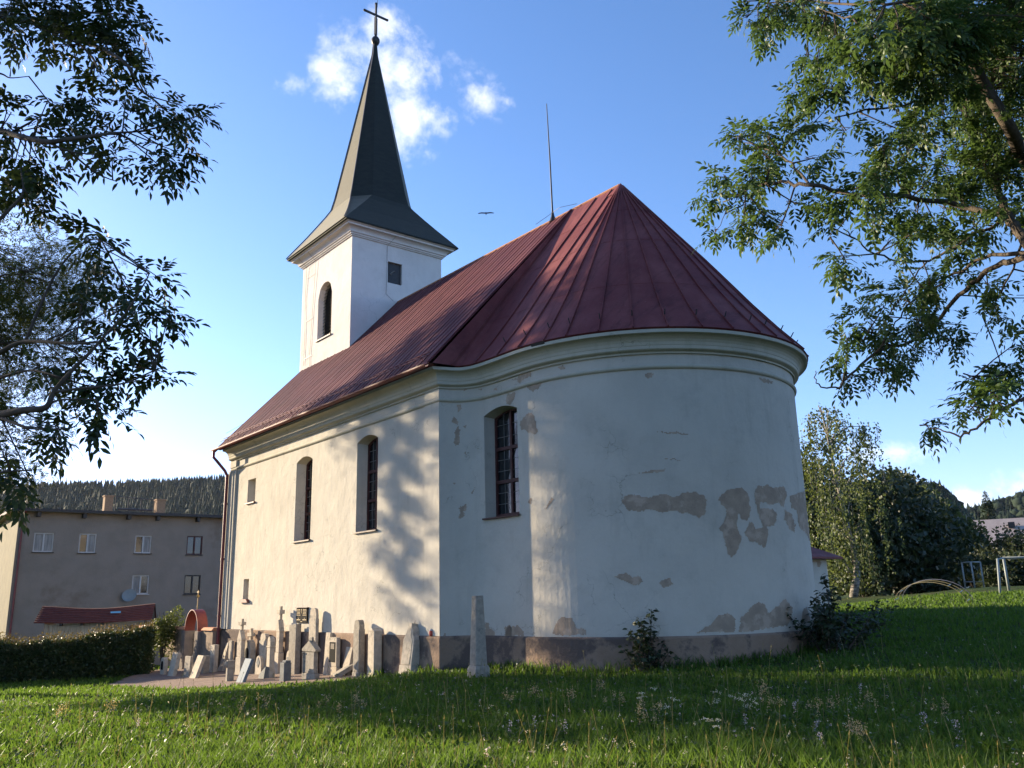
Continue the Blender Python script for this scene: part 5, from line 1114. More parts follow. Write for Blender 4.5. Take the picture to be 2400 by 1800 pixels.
for i in range(46000):
    s = rg.uniform(0, HL); d = rg.uniform(-.6, .6); top = 1.20+.36*s/HL+.07*math.sin(s*1.3)+.06*math.sin(s*3.7+1); top *= (1-.25*abs(d/.6)**3); z = top*(1-rg.random()**1.8 if rg.random() < .5 else rg.random())
    if rg.random() < .6: d = math.copysign(.6-abs(rg.normal(0, .09)), d)+.06*math.sin(s*5+z*4)
    b0 = H0*[1, 1, 0]+Hd*s+Hn*d; zz0 = g(b0[0], b0[1]); pts.append((b0[0], b0[1], zz0+z))
    if z > top-.12 and rg.random() < .22: tips.append((b0[0], b0[1], zz0+z+rg.uniform(0, .28)))
V, F = leaf_mass(pts, .095, rg, 1, jit=.03, ratio=.7); npmesh('foliage', V, F, M['leaf_hedge'], hedge)
V, F = leaf_mass(tips, .08, rg, 2, jit=.04); npmesh('new_shoots', V, F, M['leaf_red'], hedge)
b = MB()
for s in np.arange(.3, HL, .6): q = H0*[1, 1, 0]+Hd*s; z0 = g(q[0], q[1]); b.tube([(q[0], q[1], z0), (q[0]+.05, q[1], z0+1.0)], .03, 5)
b.build('stems', M['darkbark'], hedge)
def bush(label, base, r, h, n, size, m, seed, name='bush', spire=0., cat='bush', grp=None):
    rg = np.random.default_rng(seed); t = thing(name, label, cat, (base[0], base[1], base[2]), grp); pts = []; tb = MB()
    lob = [(rg.normal(0, .42, 2)*r, rg.uniform(.35, .8)*h, rg.uniform(.4, .65)*r) for _ in range(8)]
    for i in range(n):
        (ox, oy), oz, rr = lob[rg.integers(8)]; q = unit(rg.normal(0, 1, 3))*rr*(.6+.4*rg.random()**.5); q[2] *= h/(2*r)*1.1
        z = max(.03, oz+q[2]); pts.append((base[0]+ox+q[0], base[1]+oy+q[1], base[2]+min(z, h*1.05)))
    for k in range(9):
        a = rg.uniform(0, 2*PI); e = rg.uniform(.2, .6)*r; tb.tube([base, (base[0]+math.cos(a)*e*.5, base[1]+math.sin(a)*e*.5, base[2]+h*.4), (base[0]+math.cos(a)*e, base[1]+math.sin(a)*e, base[2]+h*rg.uniform(.7, 1.+spire))], [.03, .02, .008], 5)
        if spire:
            for q in range(int(n*.012)): f = rg.random(); pts.append((base[0]+math.cos(a)*e*(.5+.5*f), base[1]+math.sin(a)*e*(.5+.5*f), base[2]+h*(.5+f*.5)*rg.uniform(.9, 1.05+spire)))
    V, F = leaf_mass(pts, size, rg, 1, jit=.04, ratio=.55); tb.build('stems', M['darkbark'], t); npmesh('foliage', V, F, m, t); return t
def gp(x, y): return hitg(x, y)
P = at(380, 1560, 34.6); P[2] = g(P[0], P[1]); bush('rounded light green bush between the hedge end and the gate pillar', P, .55, 2.15, 5200, .085, M['leaf_bush'], 5)
def sapling(label, base, stems, seed, m, leaf=.10):
    rg = np.random.default_rng(seed); t = thing('sapling', label, 'shrub', tuple(base)); tb = MB(); O = []; D = []
    for (dx, dy, h) in stems:
        p0 = np.array(base)+[dx*.3, dy*.3, 0]; h = h*.84; p1 = np.array(base)+[dx, dy, h]; mid = (p0+p1)/2+rg.normal(0, .04, 3); tb.tube([p0, mid, p1], [.014, .010, .004], 5)
        for k in range(int(60*h)):
            f = rg.uniform(.12, 1)**.8; q = p0*(1-f)+p1*f; sp_r = .26*(1-f*.6); o = q+rg.normal(0, sp_r*.5, 3)*[1, 1, .5]; O.append(o); D.append(unit(rg.normal(0, 1, 3)*[1, 1, .4]+[0, 0, -.1]))
    O, D = np.array(O), np.array(D); n = len(O); L_ = leaf*rg.uniform(.7, 1.3, n); V, F = leaflets(O, D, unit(np.array([0, 0, 1.])+rg.normal(0, .4, (n, 3))), L_, L_*.55, True); tb.build('stems', M['darkbark'], t); npmesh('foliage', V, F, m, t)
P = hitg(1512, 1562); q_ = P[:2]-np.array([UC, WH]); P[:2] = np.array([UC, WH])+q_/np.linalg.norm(q_)*max(np.linalg.norm(q_), R+.38); P[2] = g(P[0], P[1]); sapling('leafy dark sapling growing against the apse plinth in the middle of its curve', P, [(-.12, .25, 1.45), (.05, .1, 1.25), (.12, -.15, 1.0), (-.25, -.25, .8), (.1, .4, .95), (-.2, .5, .7), (0, -.5, .55), (.1, .65, .9), (-.15, -.05, 1.1), (.05, .3, .6), (-.3, .1, .5), (-.4, -.5, .4), (-.3, .5, .45)], 12, M['leaf_back'], .125)
P = hitg(1945, 1530); sapling('dense dark shrub at the far right foot of the apse', P, [(.1*i, .35*math.sin(i*1.7)+.15*i, 1.45-.09*i+.25*math.sin(i*2.3)) for i in range(-3, 9)]+[(rg.uniform(-.8, 1.0), rg.uniform(-.6, 1.9), rg.uniform(.6, 1.3)) for i in range(26)], 13, M['leaf_back'], .12)

# ------------------------------------------------------------------ trees and house on the right
def crown_tree(name, label, base, h, cr, n, size, m, seed, trunk_m='darkbark', trunk_h=.25, nl=10, rtrunk=.22, squash=1., grp=None):
    rg = np.random.default_rng(seed); t = thing(name, label, 'tree', tuple(base), grp); tb = MB(); base = np.array(base, float); top = base+[0, 0, h]
    lob = []
    for k in range(nl):
        f = rg.uniform(trunk_h+.12, .92); rr = cr*math.sin(PI*min(1, max(.12, (f-trunk_h*.6)/(1.05-trunk_h*.6))))**.7; a = rg.uniform(0, 2*PI); e = rg.uniform(.15, .62)*rr; lob.append((base+[math.cos(a)*e, math.sin(a)*e, f*h], rr*rg.uniform(.42, .62)))
    lob.append((base+[0, 0, h*.93], cr*.34)); ax = limb(tb, [base, base+[.1, .1, h*.3], base+[.0, .2, h*.6], base+[0, 0, h*.9]], rtrunk, .03, 8)
    pts = []
    for c, r in lob:
        i = int(min(len(ax)-1, max(2, len(ax)*((c[2]-base[2])/h-.15)))); limb(tb, [ax[i], (ax[i]+c)/2+[0, 0, .2], c], rtrunk*.35, .02, 5)
        k = int(n*r*r/sum(q[1]**2 for q in lob)); q = unit(rg.normal(0, 1, (k, 3)))*r*(.45+.6*rg.random((k, 1))**.6); q[:, 2] *= squash; pts.append(c+q+rg.normal(0, r*.10, (k, 3)))
    pts = np.vstack(pts); pts[:, 2] = np.maximum(pts[:, 2], base[2]+.3); V, F = leaf_mass(pts, size, rg, 1, jit=.1, ratio=.6); tb.build('trunk', M[trunk_m], t, smooth=True); npmesh('crown', V, F, M[m] if isinstance(m, str) else m, t)
def spruce(label, base, h, r, seed, grp=None, dens=1., name='spruce_tree'):
    rg = np.random.default_rng(seed); t = thing(name, label, 'tree', tuple(base), grp); tb = MB(); tb.tube([base, (base[0], base[1], base[2]+h)], [.22, .02], 7); tb.build('trunk', M['darkbark'], t); B, D, N, LL = [], [], [], []
    nt_ = int(h*4.2*dens)
    for k in range(nt_):
        f = .06+.94*k/nt_; z = base[2]+h*f; rr = r*(1-f)**.85*rg.uniform(.75, 1.15)+.08
        for q in range(int(9+10*(1-f))):
            a = rg.uniform(0, 2*PI); d = np.array([math.cos(a), math.sin(a), -.28]); nb = max(2, int(rr/.35))
            for w in range(nb):
                u = (w+.4)/nb; B.append(np.array([base[0], base[1], z])+d*rr*u); s_ = rg.choice([-1, 1]); dd = d*.8+np.array([-d[1], d[0], 0])*s_*.6+[0, 0, -.25]; D.append(dd); N.append([0, 0, 1]); LL.append(.5*rg.uniform(.6, 1.2)*min(1, rr/.8+.3))
    B, D, N, LL = np.array(B), unit(np.array(D)), np.array(N, float)+rg.normal(0, .3, (len(N), 3)), np.array(LL); V, F = leaflets(B, D, N, LL, LL*.38, False); npmesh('crown', V, F, M['spruce'], t)
def gat(x, dep): P = at(x, 1400, dep); P[2] = g(P[0], P[1]); return P
# birch with hanging strands
rg = np.random.default_rng(31); P0 = gat(2000, 42.); bt = thing('birch_tree', 'tall weeping birch with white trunk and thin hanging sprays right of the apse', 'tree', tuple(P0)); tb = MB()
ztop = at(1920, 945, 42)[2]; hB = ztop-P0[2]
lat = lambda x, y, d=42.: at(x, y, d)
ax = limb(tb, [P0, lat(2008, 1330), lat(1985, 1230), lat(1960, 1120), lat(1935, 1000), lat(1918, 950)], .20, .02, 9)
for k in range(3): tb.tube([P0*(1-f)+ax[4]*f for f in (0, .5, 1)], [.201, .19, .17], 9)
heads = [(1895, 975, .35), (1920, 960, .45), (1900, 1030, .7), (1935, 1010, .7), (1960, 1040, .9), (1990, 1000, .6), (2025, 1000, .4), (2015, 1060, .8), (1980, 1090, 1.1), (1925, 1090, 1.1), (1890, 1100, .9), (2020, 1120, .9), (1950, 1150, 1.2), (2000, 1170, 1.2), (1905, 1170, 1.1), (1960, 1230, 1.2), (2020, 1230, 1.), (1920, 1240, 1.1), (1990, 1280, .9), (1940, 1300, .9), (2030, 1010, .35), (1880, 1040, .5), (1965, 985, .5), (1945, 960, .35)]
B = []
for x, y, r in heads:
    c = lat(x, y, 42+rg.normal(0, .8)); i = np.argmin([np.linalg.norm(q-c-[0, 0, -1.]) for q in ax]); limb(tb, [ax[i], (ax[i]+c)/2+[0, 0, .4], c], .05, .012, 5)
    for k in range(int(9+12*r)):
        s0 = c+rg.normal(0, r*.62, 3)*[1, 1, .6]; ln = rg.uniform(.5, 2.2)*(.6+.5*r)
        if rg.random() < .25: tb.tube([s0, s0+[.03, .02, -ln]], [.008, .004], 3)
        for q in range(int(ln*16)): B.append(s0+[rg.normal(0, .06), rg.normal(0, .06), -ln*rg.random()])
B = np.array(B); n = len(B); d = unit(rg.normal(0, .6, (n, 3))+[0, 0, -.8]); L_ = .15*rg.uniform(.7, 1.3, n); V, F = leaflets(B, d, unit(rg.normal(0, 1, (n, 3))), L_, L_*.62, False); tb.build('trunk', M['birchbark'], bt, smooth=True); npmesh('crown', V, F, M['leaf_birch'], bt)
def tree_at(name, label, x, dep, ytop, cr, n, size, m, seed, **k):
    b_ = gat(x, dep); h = at(x, ytop, dep)[2]-b_[2]; crown_tree(name, label, b_, h, cr, n, size, m, seed, **k)
tree_at('deciduous_tree', 'dark round tree directly behind the birch and beside the apse wall', 1905, 50, 1098, 3.4, 5200, .34, 'leaf_back', 41)
tree_at('deciduous_tree', 'dark broad tree standing right of the birch trunk', 2030, 50, 1130, 4.2, 6500, .34, 'leaf_back', 42, trunk_h=.05)
tree_at('deciduous_tree', 'dark bushy tree in the middle of the playground edge', 2105, 52, 1125, 3.6, 6000, .34, 'leaf_back', 43, trunk_h=.05)
tree_at('deciduous_tree', 'tall olive green tree in front of the wooded hill', 2140, 62, 1118, 3.4, 6000, .36, 'leaf_back2', 44, trunk_h=.1)
tree_at('deciduous_tree', 'slender pale tree with a visible light trunk rising before the wooded slope', 2203, 66, 1140, 2.3, 3600, .34, 'leaf_birch', 45, trunk_h=.2, trunk_m='birchbark')
tree_at('deciduous_tree', 'lowest black-green tree whose branches reach the grass beside the swing frame', 2190, 49, 1240, 3.0, 5200, .32, 'leaf_back', 46, trunk_h=.02)
tree_at('deciduous_tree', 'low dark tree between the birch trunk and the climbing arch', 2070, 47, 1235, 2.8, 5000, .3, 'leaf_back', 47, trunk_h=.02)
for x, dep, yt, cr, m, sd, lab in ((2262, 62, 1246, 2.0, 'leaf_bush', 51, 'yellow-green bush standing left in front of the long pale roof'), (2300, 60, 1228, 1.0, 'leaf_bush', 52, 'bushy young tree with thin shoots reaching above the long pale roof'), (2345, 58, 1252, 2.4, 'leaf_back2', 53, 'dark green bush behind the goal frame'), (2410, 57, 1250, 2.2, 'leaf_back2', 54, 'dark bush at the right picture edge behind the goal'), (2225, 58, 1300, 1.7, 'leaf_back2', 55, 'low olive bush behind the swing frame'), (2290, 55, 1310, 1.9, 'leaf_back', 56, 'low black-green bush closing the gap under the pale roof'), (2370, 54, 1305, 2.4, 'leaf_back', 57, 'low dark bush directly behind the goal net')):
    b_ = gat(x, dep); h = at(x, yt, dep)[2]-b_[2]; bush(lab, b_, cr, h, 3600, .26, M[m], sd, spire=.12)
# house with the long pale roof
hs = thing('house', 'long low house with pink-grey roof behind the bushes on the right', 'house', tuple(gat(2330, 80)))
Ra, Rb = at(2216, 1231, 78), at(2480, 1206, 74); Rd = unit((Rb-Ra)*[1, 1, 0]); Rn = np.array([-Rd[1], Rd[0], 0]); Rn = Rn if Rn@(EYE-Ra) < 0 else -Rn; ln = np.linalg.norm((Rb-Ra)*[1, 1, 0])+6; zr_ = (Ra[2]+Rb[2])/2+.1
b = MB(); q = lambda s, d, z: tuple(Ra*[1, 1, 0]+Rd*s+Rn*d+np.array([0, 0, z]))
b.quad(q(-.1, -4.2, zr_-3.3), q(ln, -4.2, zr_-3.3), q(ln, 0, zr_), q(.35, 0, zr_)); b.quad(q(-.1, 4.2, zr_-3.3), q(ln, 4.2, zr_-3.3), q(ln, 0, zr_), q(.35, 0, zr_)); b.add([q(-.1, -4.2, zr_-3.3), q(.35, 0, zr_), q(-.1, 4.2, zr_-3.3)], [(0, 1, 2)]); hr = b.build('roof', M['roofgrey'], hs)
b = MB(); Pv = [q(s, d, z) for z in (0, zr_-3.2) for s, d in ((.1, -3.8), (ln-.2, -3.8), (ln-.2, 3.8), (.1, 3.8))]; b.add(Pv, [(0, 1, 5, 4), (1, 2, 6, 5), (2, 3, 7, 6), (3, 0, 4, 7)]); b.build('wall', M['plaster'], hs)
sK = float((at(2361, 1232, 76)-Ra)@Rd); b = MB(); Pv = [q(sK+s, -1.1+d, zr_-.9+z) for z in (0, .5) for s, d in ((0, -.3), (.5, -.3), (.5, .2), (0, .2))]; b.add(Pv, [(0, 1, 2, 3), (4, 5, 6, 7), (0, 1, 5, 4), (1, 2, 6, 5), (2, 3, 7, 6), (3, 0, 4, 7)]); b.build('roof_hatch', M['iron'], hr)
b_ = gat(2347, 112); spruce('lone dark spruce rising behind the long pale roof', b_, at(2342, 1148, 112)[2]-b_[2], 3.1, 61, dens=2.)

# ------------------------------------------------------------------ playground
def tube_thing(name, label, cat, base, parts):
    t = thing(name, label, cat, tuple(base))
    for nm, pts, r, m in parts: b = MB(); b.tube(pts, r, 7); b.build(nm, M[m], t, smooth=True)
    return t
A, B_ = hitg(2097, 1416), hitg(2270, 1420); apx = at(2188, 1364, float((A-EYE)@_fw+(B_-EYE)@_fw)/2)
ctr = (A+B_)/2; hh = apx[2]-ctr[2]; off = unit(np.array([.35, 1., 0])); parts = []
def archp(dx, n=17, sc=1.): 
    return [ctr+(A-ctr)*math.cos(a)*sc+np.array([0, 0, hh*math.sin(a)])+off*dx+[0, 0, g(*(ctr+off*dx)[:2])-ctr[2]] for a in np.linspace(0, PI, n)]
arcs = [(archp(0), 'yellow'), (archp(.95), 'yellow'), (archp(1.9), 'bluetube')]
for P, m in arcs: parts.append(('arch_tube', [tuple(x) for x in P], .009, m))
for k in (1, 3, 5, 11, 13, 15): parts.append(('rung', [tuple(arcs[0][0][k]), tuple(arcs[1][0][k])], .015, 'lightgrey'))
tube_thing('climbing_frame', 'low arched climbing frame of yellow and dark blue tubes on the lawn', 'climbing frame', ctr, parts)
Pf = hitg(2369, 1386); dF = float((Pf-EYE)@_fw); Pb = at(2344, 1391, dF-1.2); Pb[2] = g(Pb[0], Pb[1]); topf = at(2352, 1308, dF); topb = at(2338, 1310.5, dF-.6); topr = topf+unit((at(2420, 1300, dF)-topf)*[1, 1, 0])*3.2; Pr = topr.copy(); Pr[2] = g(Pr[0], Pr[1])
Pf[:2] = topf[:2]*.8+Pf[:2]*.2
tube_thing('goal', 'pale metal football goal frame at the right edge of the lawn', 'goal', Pf, [('post', [tuple(Pf), tuple(topf)], .05, 'lightgrey'), ('crossbar', [tuple(topf), tuple(topr)], .05, 'lightgrey'), ('post', [tuple(Pr), tuple(topr)], .05, 'lightgrey'), ('stay', [tuple(Pb), tuple(topb)], .045, 'lightgrey'), ('top_bar', [tuple(topb), tuple(topf)], .035, 'lightgrey')])
d0 = 44.; Q = [gat(x, d0+k) for x, k in ((2266, 0), (2288, -.8), (2310, -.2))]; tz = at(2285, 1318, d0)[2]
parts = [('post', [tuple(p), (p[0], p[1], tz)], .04, 'lightgrey') for p in Q]
for k in range(2):
    for z in (tz, tz-.95): parts.append(('bar', [(Q[k][0], Q[k][1], z), (Q[k+1][0], Q[k+1][1], z)], .03, 'lightgrey' if z == tz or k == 0 else 'yellow'))
tube_thing('exercise_frame', 'grey tubular exercise frame with two bays in front of the dark trees', 'playground frame', Q[1], parts)

# ------------------------------------------------------------------ wooded hills
def hill(name, prof, dep, drop, m, back=160):
    """prof: ridge points (px x, px y of ground ridge) seen at distance dep; the slope runs from its foot to the ridge"""
    mb = MB(); R_ = [at(x, y, dep) for x, y in prof]; n = len(R_); rows_ = 7; gridp = []
    for j in range(rows_+4):
        for P in R_:
            dirn = unit((P-EYE)*[1, 1, 0])
            if j <= rows_: f = j/rows_; q = P-dirn*drop*(1-f); z = -1.5+(P[2]+1.5)*(f**1.15)
            else: f = (j-rows_)/3; q = P+dirn*back*f; z = P[2]*(1-f)-3*f
            gridp.append((q[0], q[1], z))
    mb.v = gridp; mb.f = [(j*n+i, j*n+i+1, (j+1)*n+i+1, (j+1)*n+i) for j in range(rows_+3) for i in range(n-1)]
    return tag(mb.build(name, m, None, smooth=True), kind='structure'), R_
def forest(name, R_, drop, n, hmin, hmax, seed, decid=.12, label=None):
    rg = np.random.default_rng(seed); V = []; F4 = []; F3 = []; o = 0
    for k in range(n):
        t = rg.uniform(0, len(R_)-1.001); i = int(t); P = R_[i]*(1-(t-i))+R_[i+1]*(t-i); dirn = unit((P-EYE)*[1, 1, 0]); f = rg.uniform(.12, 1.04) if k > n*.22 else rg.uniform(.95, 1.04); f2 = min(f, 1.)
        b_ = P-dirn*drop*(1-f); z = -1.5+(P[2]+1.5)*(f2**1.15)-.5; h = rg.uniform(hmin, hmax); r = h*rg.uniform(.15, .21); ns = 7; tiers = 4
        if rg.random() < decid: shape = [(0, .1), (.9, .35), (1.15, .55), (.95, .78), (.45, .93), (0, 1.)]; h *= .8; r *= 1.5
        else: shape = None
        if shape is None:
            for q in range(tiers):
                z0 = h*(.06+.80*q/tiers); z1 = min(h, z0+h*(.40-.03*q)); rr = r*(1-.86*q/tiers); a0 = rg.uniform(0, 6)
                ring = [(b_[0]+rr*rg.uniform(.6, 1.15)*math.cos(a0+2*PI*w/ns), b_[1]+rr*rg.uniform(.6, 1.15)*math.sin(a0+2*PI*w/ns), z+z0-rg.uniform(0, .05)*h) for w in range(ns)]; V += ring+[(b_[0], b_[1], z+z1)]; F3 += [(o+w, o+(w+1) % ns, o+ns) for w in range(ns)]; o += ns+1
        else:
            for rr, zz_ in shape: V += [(b_[0]+r*rr*rg.uniform(.75, 1.25)*math.cos(2*PI*w/ns), b_[1]+r*rr*rg.uniform(.75, 1.25)*math.sin(2*PI*w/ns), z+h*(zz_+rg.uniform(-.03, .03))) for w in range(ns)]
            for q in range(len(shape)-1): F4 += [(o+q*ns+w, o+q*ns+(w+1) % ns, o+(q+1)*ns+(w+1) % ns, o+(q+1)*ns+w) for w in range(ns)]
            o += ns*len(shape)
    fl = [np.array(F3)]+([np.array(F4)] if F4 else []); ob = npmesh(name, np.array(V), fl, M['spruce'], None); return tag(ob, label, 'forest', None, 'stuff')
h1, R1_ = hill('hill', [(-700, 1235), (-400, 1200), (-200, 1180), (0, 1158), (100, 1153), (220, 1150), (340, 1147), (440, 1142), (540, 1136), (700, 1140), (900, 1130), (1150, 1150), (1400, 1190), (1700, 1250)], 1000, 640, M['hill'], 300)
forest('forest', R1_, 640, 7000, 11, 17, 71, .05, 'dense dark spruce forest covering the hillside behind the flats')
h2, R2_ = hill('hill', [(1500, 1200), (1700, 1170), (1900, 1150), (2050, 1160), (2120, 1160), (2170, 1160), (2205, 1166), (2235, 1195), (2262, 1225), (2285, 1268), (2320, 1335)], 330, 160, M['hill'], 120)
forest('forest', R2_, 160, 1500, 4.5, 8.5, 72, .35, 'mixed dark forest on the slope right of the birch')
h3, R3_ = hill('hill', [(2150, 1240), (2260, 1232), (2300, 1226), (2340, 1214), (2400, 1192), (2480, 1178), (2700, 1165), (3000, 1180)], 520, 200, M['hill'])
forest('forest', R3_, 200, 900, 10, 15, 73, .3, 'distant wooded ridge on the horizon at the right edge')
# bird
bd = at(1139, 500, 46); t = thing('bird', 'small dark bird gliding with level wings against the blue sky between spire and rod', 'bird', tuple(bd), None, True)
b = MB(); rr_ = np.array([-math.sin(HEAD), math.cos(HEAD), 0.])
b.tube([tuple(-_fw*.16), tuple(-_fw*.05), tuple(_fw*.1), tuple(_fw*.2)], [.015, .04, .035, .008], 7); b.build('body', M['bird'], t, smooth=True)
b = MB()
for sg in (-1, 1):
    r = rr_*sg; P_ = [(-_fw*.07, _fw*.06, 0), (r*.25-_fw*.09, r*.25+_fw*.05, .015), (r*.46-_fw*.03, r*.46+_fw*.04, .0)]
    for (a0, a1, z0), (b0, b1, z1) in zip(P_[:-1], P_[1:]):
        up_ = np.array([0, 0, 1.]); b.add([a0+up_*z0, a1+up_*z0, b1+up_*z1, b0+up_*z1, a0+up_*(z0+.022), a1+up_*(z0+.022), b1+up_*(z1+.016), b0+up_*(z1+.016)], [(0, 1, 2, 3), (4, 5, 6, 7), (0, 1, 5, 4), (2, 3, 7, 6), (0, 3, 7, 4), (1, 2, 6, 5)])
b.build('wings', M['bird'], t)

# ------------------------------------------------------------------ meadow
rg = np.random.default_rng(77)
def grass_points(n, r0, r1, power, spread=.78):
    t = rg.random(n); r = (r0**(1-power)+t*(r1**(1-power)-r0**(1-power)))**(1/(1-power)); a = HEAD+rg.uniform(-spread, spread, n)
    return EYE[0]+r*np.cos(a), EYE[1]+r*np.sin(a), r
def outside(u, v):
    c = ((u-UC)**2+(v-WH)**2 < (R+.02)**2) | ((u > -2.3) & (u < 15) & (v > .78) & (v < 10)) | ((u > -.02) & (u < 15) & (v > -.03) & (v < 10)) | ((u > -2.1) & (u < 3.4) & (v > 9) & (v < 13.6))
    return ~c & ~inpoly(u+.1*np.sin(u*5)+.1*np.sin(v*6+1), v, GRAV)
def blades(u, v, r, hmul, m, name, label):
    cl_ = np.sin(u*3.1+1.7*np.sin(v*2.3))+np.sin(v*3.7+1.3*np.sin(u*2.9+1)); k = outside(u, v) & (rg.random(len(u)) < np.clip(.72+.22*cl_, .25, 1)); u, v, r = u[k], v[k], r[k]; n = len(u)
    pat = .5+.5*np.sin(u*.9+np.sin(v*.7)*1.3)*np.sin(v*1.1+.5+np.sin(u*.5)); front = np.clip((14.5-r)/6, 0, 1); side = np.clip(((v+6)-.3*(u+12))/8, 0, 1)
    near = np.minimum(np.abs(np.hypot(u-UC, v-WH)-R), np.where((u > 0) & (u < 3), np.abs(v), 9)); edge = np.clip(1-near/.7, 0, 1)
    tuft = .5+.5*np.sin(u*4.3+np.sin(v*3.1)*1.5)*np.sin(v*3.9+np.sin(u*2.7)*1.4); h = (.05+.035*pat+.04*tuft+front*(.03+.05*pat+.05*tuft)+edge*.13)*rg.uniform(.4, 1.5, n)*hmul; w = (.0025+.00062*r)*rg.uniform(.7, 1.4, n)
    z = gnp(u, v); a = rg.uniform(0, 2*PI, n); dx, dy = np.cos(a), np.sin(a); ln = rg.uniform(.1, .75, n)*h; la = rg.uniform(0, 2*PI, n); lx, ly = np.cos(la)*ln, np.sin(la)*ln
    B = np.stack([u, v, z-.01], 1); S = np.stack([dx*w, dy*w, 0*w], 1); Mid = B+np.stack([lx*.3, ly*.3, h*.6], 1); T = B+np.stack([lx, ly, h], 1)
    V = np.stack([B-S, B+S, Mid+S*.75, Mid-S*.75, T], 1).reshape(-1, 3); o = np.arange(n)[:, None]*5
    return tag(npmesh(name, V, [o+[0, 1, 2, 3], o+[3, 2, 4]], m, None), label, 'grass', None, 'stuff')
U, V_, R_ = grass_points(13000, 6.2, 30, .9)
blades(U, V_, R_, .95, M['grass_dry'], 'dry_grass', 'yellowed dry grass blades mixed into the meadow')
U, V_, R_ = grass_points(390000, 6.0, 38, .8)
blades(U, V_, R_, 1., M['grass'], 'grass', 'sunlit and shaded meadow grass in front of the church')
U, V_, R_ = grass_points(650, 6.2, 20, 1.2)
def stalks(u, v, r, name, label):
    k = outside(u, v); u, v, r = u[k], v[k], r[k]; n = len(u); h = rg.uniform(.18, .48, n); w = .0010+.00018*r; z = gnp(u, v); la = rg.uniform(0, 2*PI, n); ln = h*rg.uniform(.05, .4, n); B = np.stack([u, v, z], 1); T = B+np.stack([np.cos(la)*ln, np.sin(la)*ln, h], 1); M_ = B*.45+T*.55+np.stack([0*u, 0*u, h*.05], 1); S = np.stack([-np.sin(HEAD)*w, np.cos(HEAD)*w, 0*w], 1)
    E_ = T+(T-M_)*.22; V = np.stack([B-S, B+S, M_+S*.7, M_-S*.7, T+S*.5, T-S*.5, T+S*2.2, T-S*2.2, E_], 1).reshape(-1, 3); o = np.arange(n)[:, None]*9
    return tag(npmesh(name, V, [o+[0, 1, 2, 3], o+[3, 2, 4, 5], o+[7, 6, 8]], M['stalk'], None), label, 'grass', None, 'stuff')
stalks(U, V_, R_, 'grass_stalks', 'thin dry flowering grass stalks above the meadow')
# clover-like broad leaves and small white and lilac blossoms
U, V_, R_ = grass_points(16000, 6.2, 22, 1.2); k = outside(U, V_); U, V_, R_ = U[k], V_[k], R_[k]; n = len(U)
B = np.stack([U, V_, gnp(U, V_)+rg.uniform(.04, .17, n)], 1); d = unit(rg.normal(0, 1, (n, 3))*[1, 1, .35]); L_ = rg.uniform(.035, .075, n); Vv, Ff = leaflets(B, d, unit(np.array([0, 0, 1.])+rg.normal(0, .4, (n, 3))), L_, L_*.6, False); tag(npmesh('meadow_herbs', Vv, Ff, M['leaf_bush'], None), 'broad-leaved meadow herbs and clover among the grass', 'herbs', None, 'stuff')
for m, n0, nm, lab in ((M['flower_w'], 380, 'white_meadow_blossoms', 'tiny white clover blossoms scattered through the meadow'), (M['flower_p'], 380, 'lilac_meadow_blossoms', 'tiny lilac blossoms scattered through the meadow')):
    U, V_, R_ = grass_points(n0, 6.5, 20, 1.3); k = outside(U, V_); U, V_ = U[k], V_[k]; n = len(U); c = np.stack([U, V_, gnp(U, V_)+rg.uniform(.10, .26, n)], 1)
    c = np.repeat(c, 7, 0)+rg.normal(0, .008, (n*7, 3)); d = unit(rg.normal(0, 1, (n*7, 3))); L_ = np.full(n*7, .016); Vv, Ff = leaflets(c, d, unit(rg.normal(0, 1, (n*7, 3))), L_, L_*.6, False); tag(npmesh(nm, Vv, Ff, m, None), lab, 'blossoms', None, 'stuff')
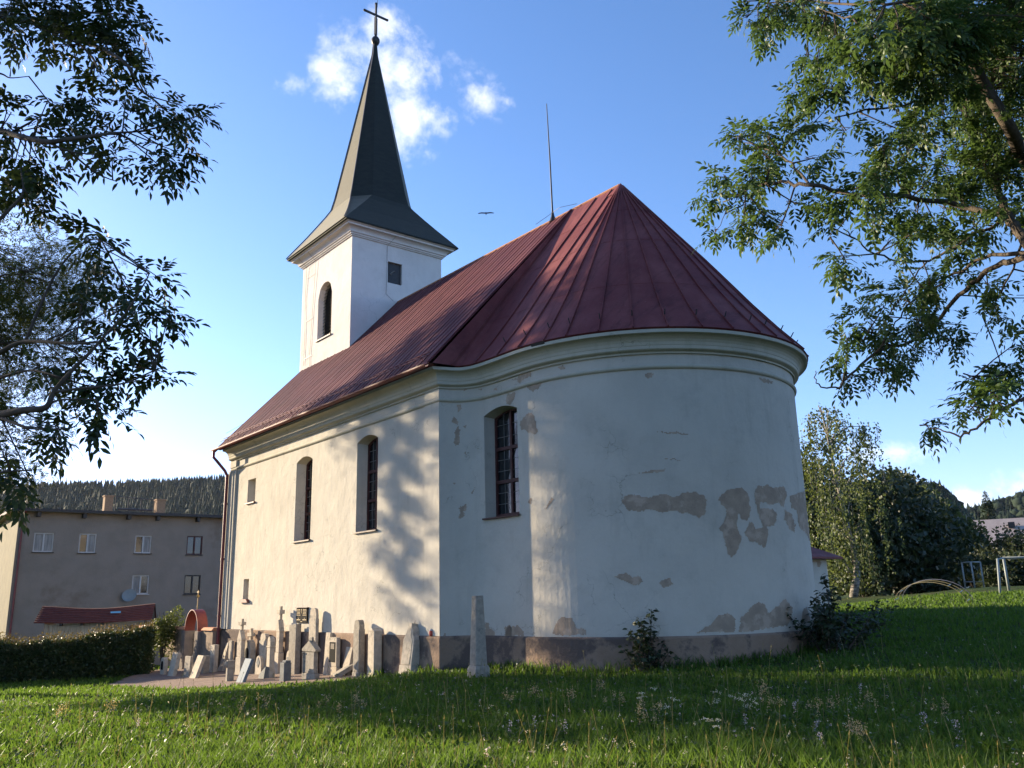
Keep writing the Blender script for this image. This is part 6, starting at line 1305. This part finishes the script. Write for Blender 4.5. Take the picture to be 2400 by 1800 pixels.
# taller single wildflowers
def wildflower(kind, base, h, seed):
    rg = np.random.default_rng(seed); lab, m, grp = {'u': ('tall white umbel flower standing above the shaded foreground grass', M['flower_w'], 'white umbel flowers in the meadow'), 'd': ('tall dry brown seed head on a thin stalk in the foreground meadow', M['flower_t'], 'dry brown seed heads in the meadow'), 'p': ('lilac-white flower spike standing in the foreground meadow', M['flower_p'], 'lilac flower spikes in the meadow')}[kind]
    t = thing('wildflower', lab, 'flower', tuple(base), grp); tb = MB(); base = np.array(base); top = base+[rg.normal(0, .05), rg.normal(0, .05), h]; st = [base, (base+top)/2+rg.normal(0, .02, 3), top]; tb.tube(st, [.005, .004, .003], 5); C = []
    nb = 4 if kind != 'p' else 1
    for k in range(nb):
        q = top+np.array([rg.normal(0, .07), rg.normal(0, .07), rg.normal(-.05, .05)])*(k > 0); tb.tube([st[1]*.4+top*.6, q], [.003, .002], 4)
        if kind == 'u': C = [q+[rg.normal(0, .028), rg.normal(0, .028), rg.normal(0, .006)] for w in range(16)]
        elif kind == 'd': C = [q+[rg.normal(0, .018), rg.normal(0, .018), rg.normal(0, .03)] for w in range(22)]
        else: C = [top+[rg.normal(0, .013), rg.normal(0, .013), -abs(rg.normal(0, .07))] for w in range(30)]
        C = np.array(C); n = len(C); V, F = leaflets(C, unit(rg.normal(0, 1, (n, 3))+[0, 0, .5]), unit(rg.normal(0, 1, (n, 3))), np.full(n, .02), np.full(n, .014), False); npmesh('flower_head', V, F, m, t)
    o = rg.uniform(.1, .7, 14)[:, None]; B = base*(1-o)+top*o; V, F = leaflets(B, unit(rg.normal(0, 1, (14, 3))*[1, 1, .3]+[0, 0, .2]), np.tile([0, 0, 1.], (14, 1)), np.full(14, .10), np.full(14, .022), False); tb.build('stem', M['leaf_bush'], t); npmesh('leaves', V, F, M['leaf_bush'], t)
WF = [(640,150,'d'),(715,200,'d'),(800,195,'u'),(905,215,'u'),(780,255,'d'),(830,235,'d'),(865,250,'d'),(1060,192,'u'),(1090,298,'u'),(1160,208,'u'),(1190,200,'u'),(1250,165,'d'),(1320,222,'d'),(1355,232,'p'),(1450,232,'d'),(1505,222,'d'),(1400,300,'p'),(1570,300,'d'),(1610,315,'d'),(1640,165,'p'),(1940,238,'d'),(1835,268,'p'),(300,300,'p'),(385,285,'p'),(460,300,'p'),(215,395,'p'),(1490,345,'p'),(1190,275,'p'),(1640,330,'d'),(300,200,'d'),(405,185,'d'),(530,190,'d'),(1240,180,'d'),(1610,215,'d'),(1980,300,'p')]
for i, (x, y, k) in enumerate(WF):
    px, py = 1000+x*.6329, 1500+y*.6329; b_ = hitg(px+2, py+52+(y-150)*.10); h = at(px, py, float((b_-EYE)@_fw))[2]-b_[2]; wildflower(k, b_, max(.2, min(h, .8)), 300+i)
for i, (x, y) in enumerate(((506, 40), (400, 88), (1062, 45), (1130, 30), (1412, 28), (1510, 30), (1558, 20), (1470, 60), (290, 70), (600, 115))):
    px, py = x*.5425, 1620+y*.5425; b_ = hitg(px, py+45); h = at(px, py, float((b_-EYE)@_fw))[2]-b_[2]; wildflower('d' if i not in (1, 9) else 'p', b_, max(.2, min(h, .8)), 400+i)
# ------------------------------------------------------------------ air
hz = MB(); hz.box(-120, 1450, -1500, 1250, -6, 230); ho = hz.build('haze', M['white'], None); ho.data.materials.clear()
hm = bpy.data.materials.new('haze'); hm.use_nodes = True; nt = hm.node_tree; nt.nodes.clear(); o_ = nod(nt, 'ShaderNodeOutputMaterial'); pv = nod(nt, 'ShaderNodeVolumePrincipled'); pv.inputs['Color'].default_value = (.80, .88, 1, 1); pv.inputs['Density'].default_value = .000035; nt.links.new(pv.outputs[0], o_.inputs['Volume']); ho.data.materials.append(hm); tag(ho, kind='stuff')
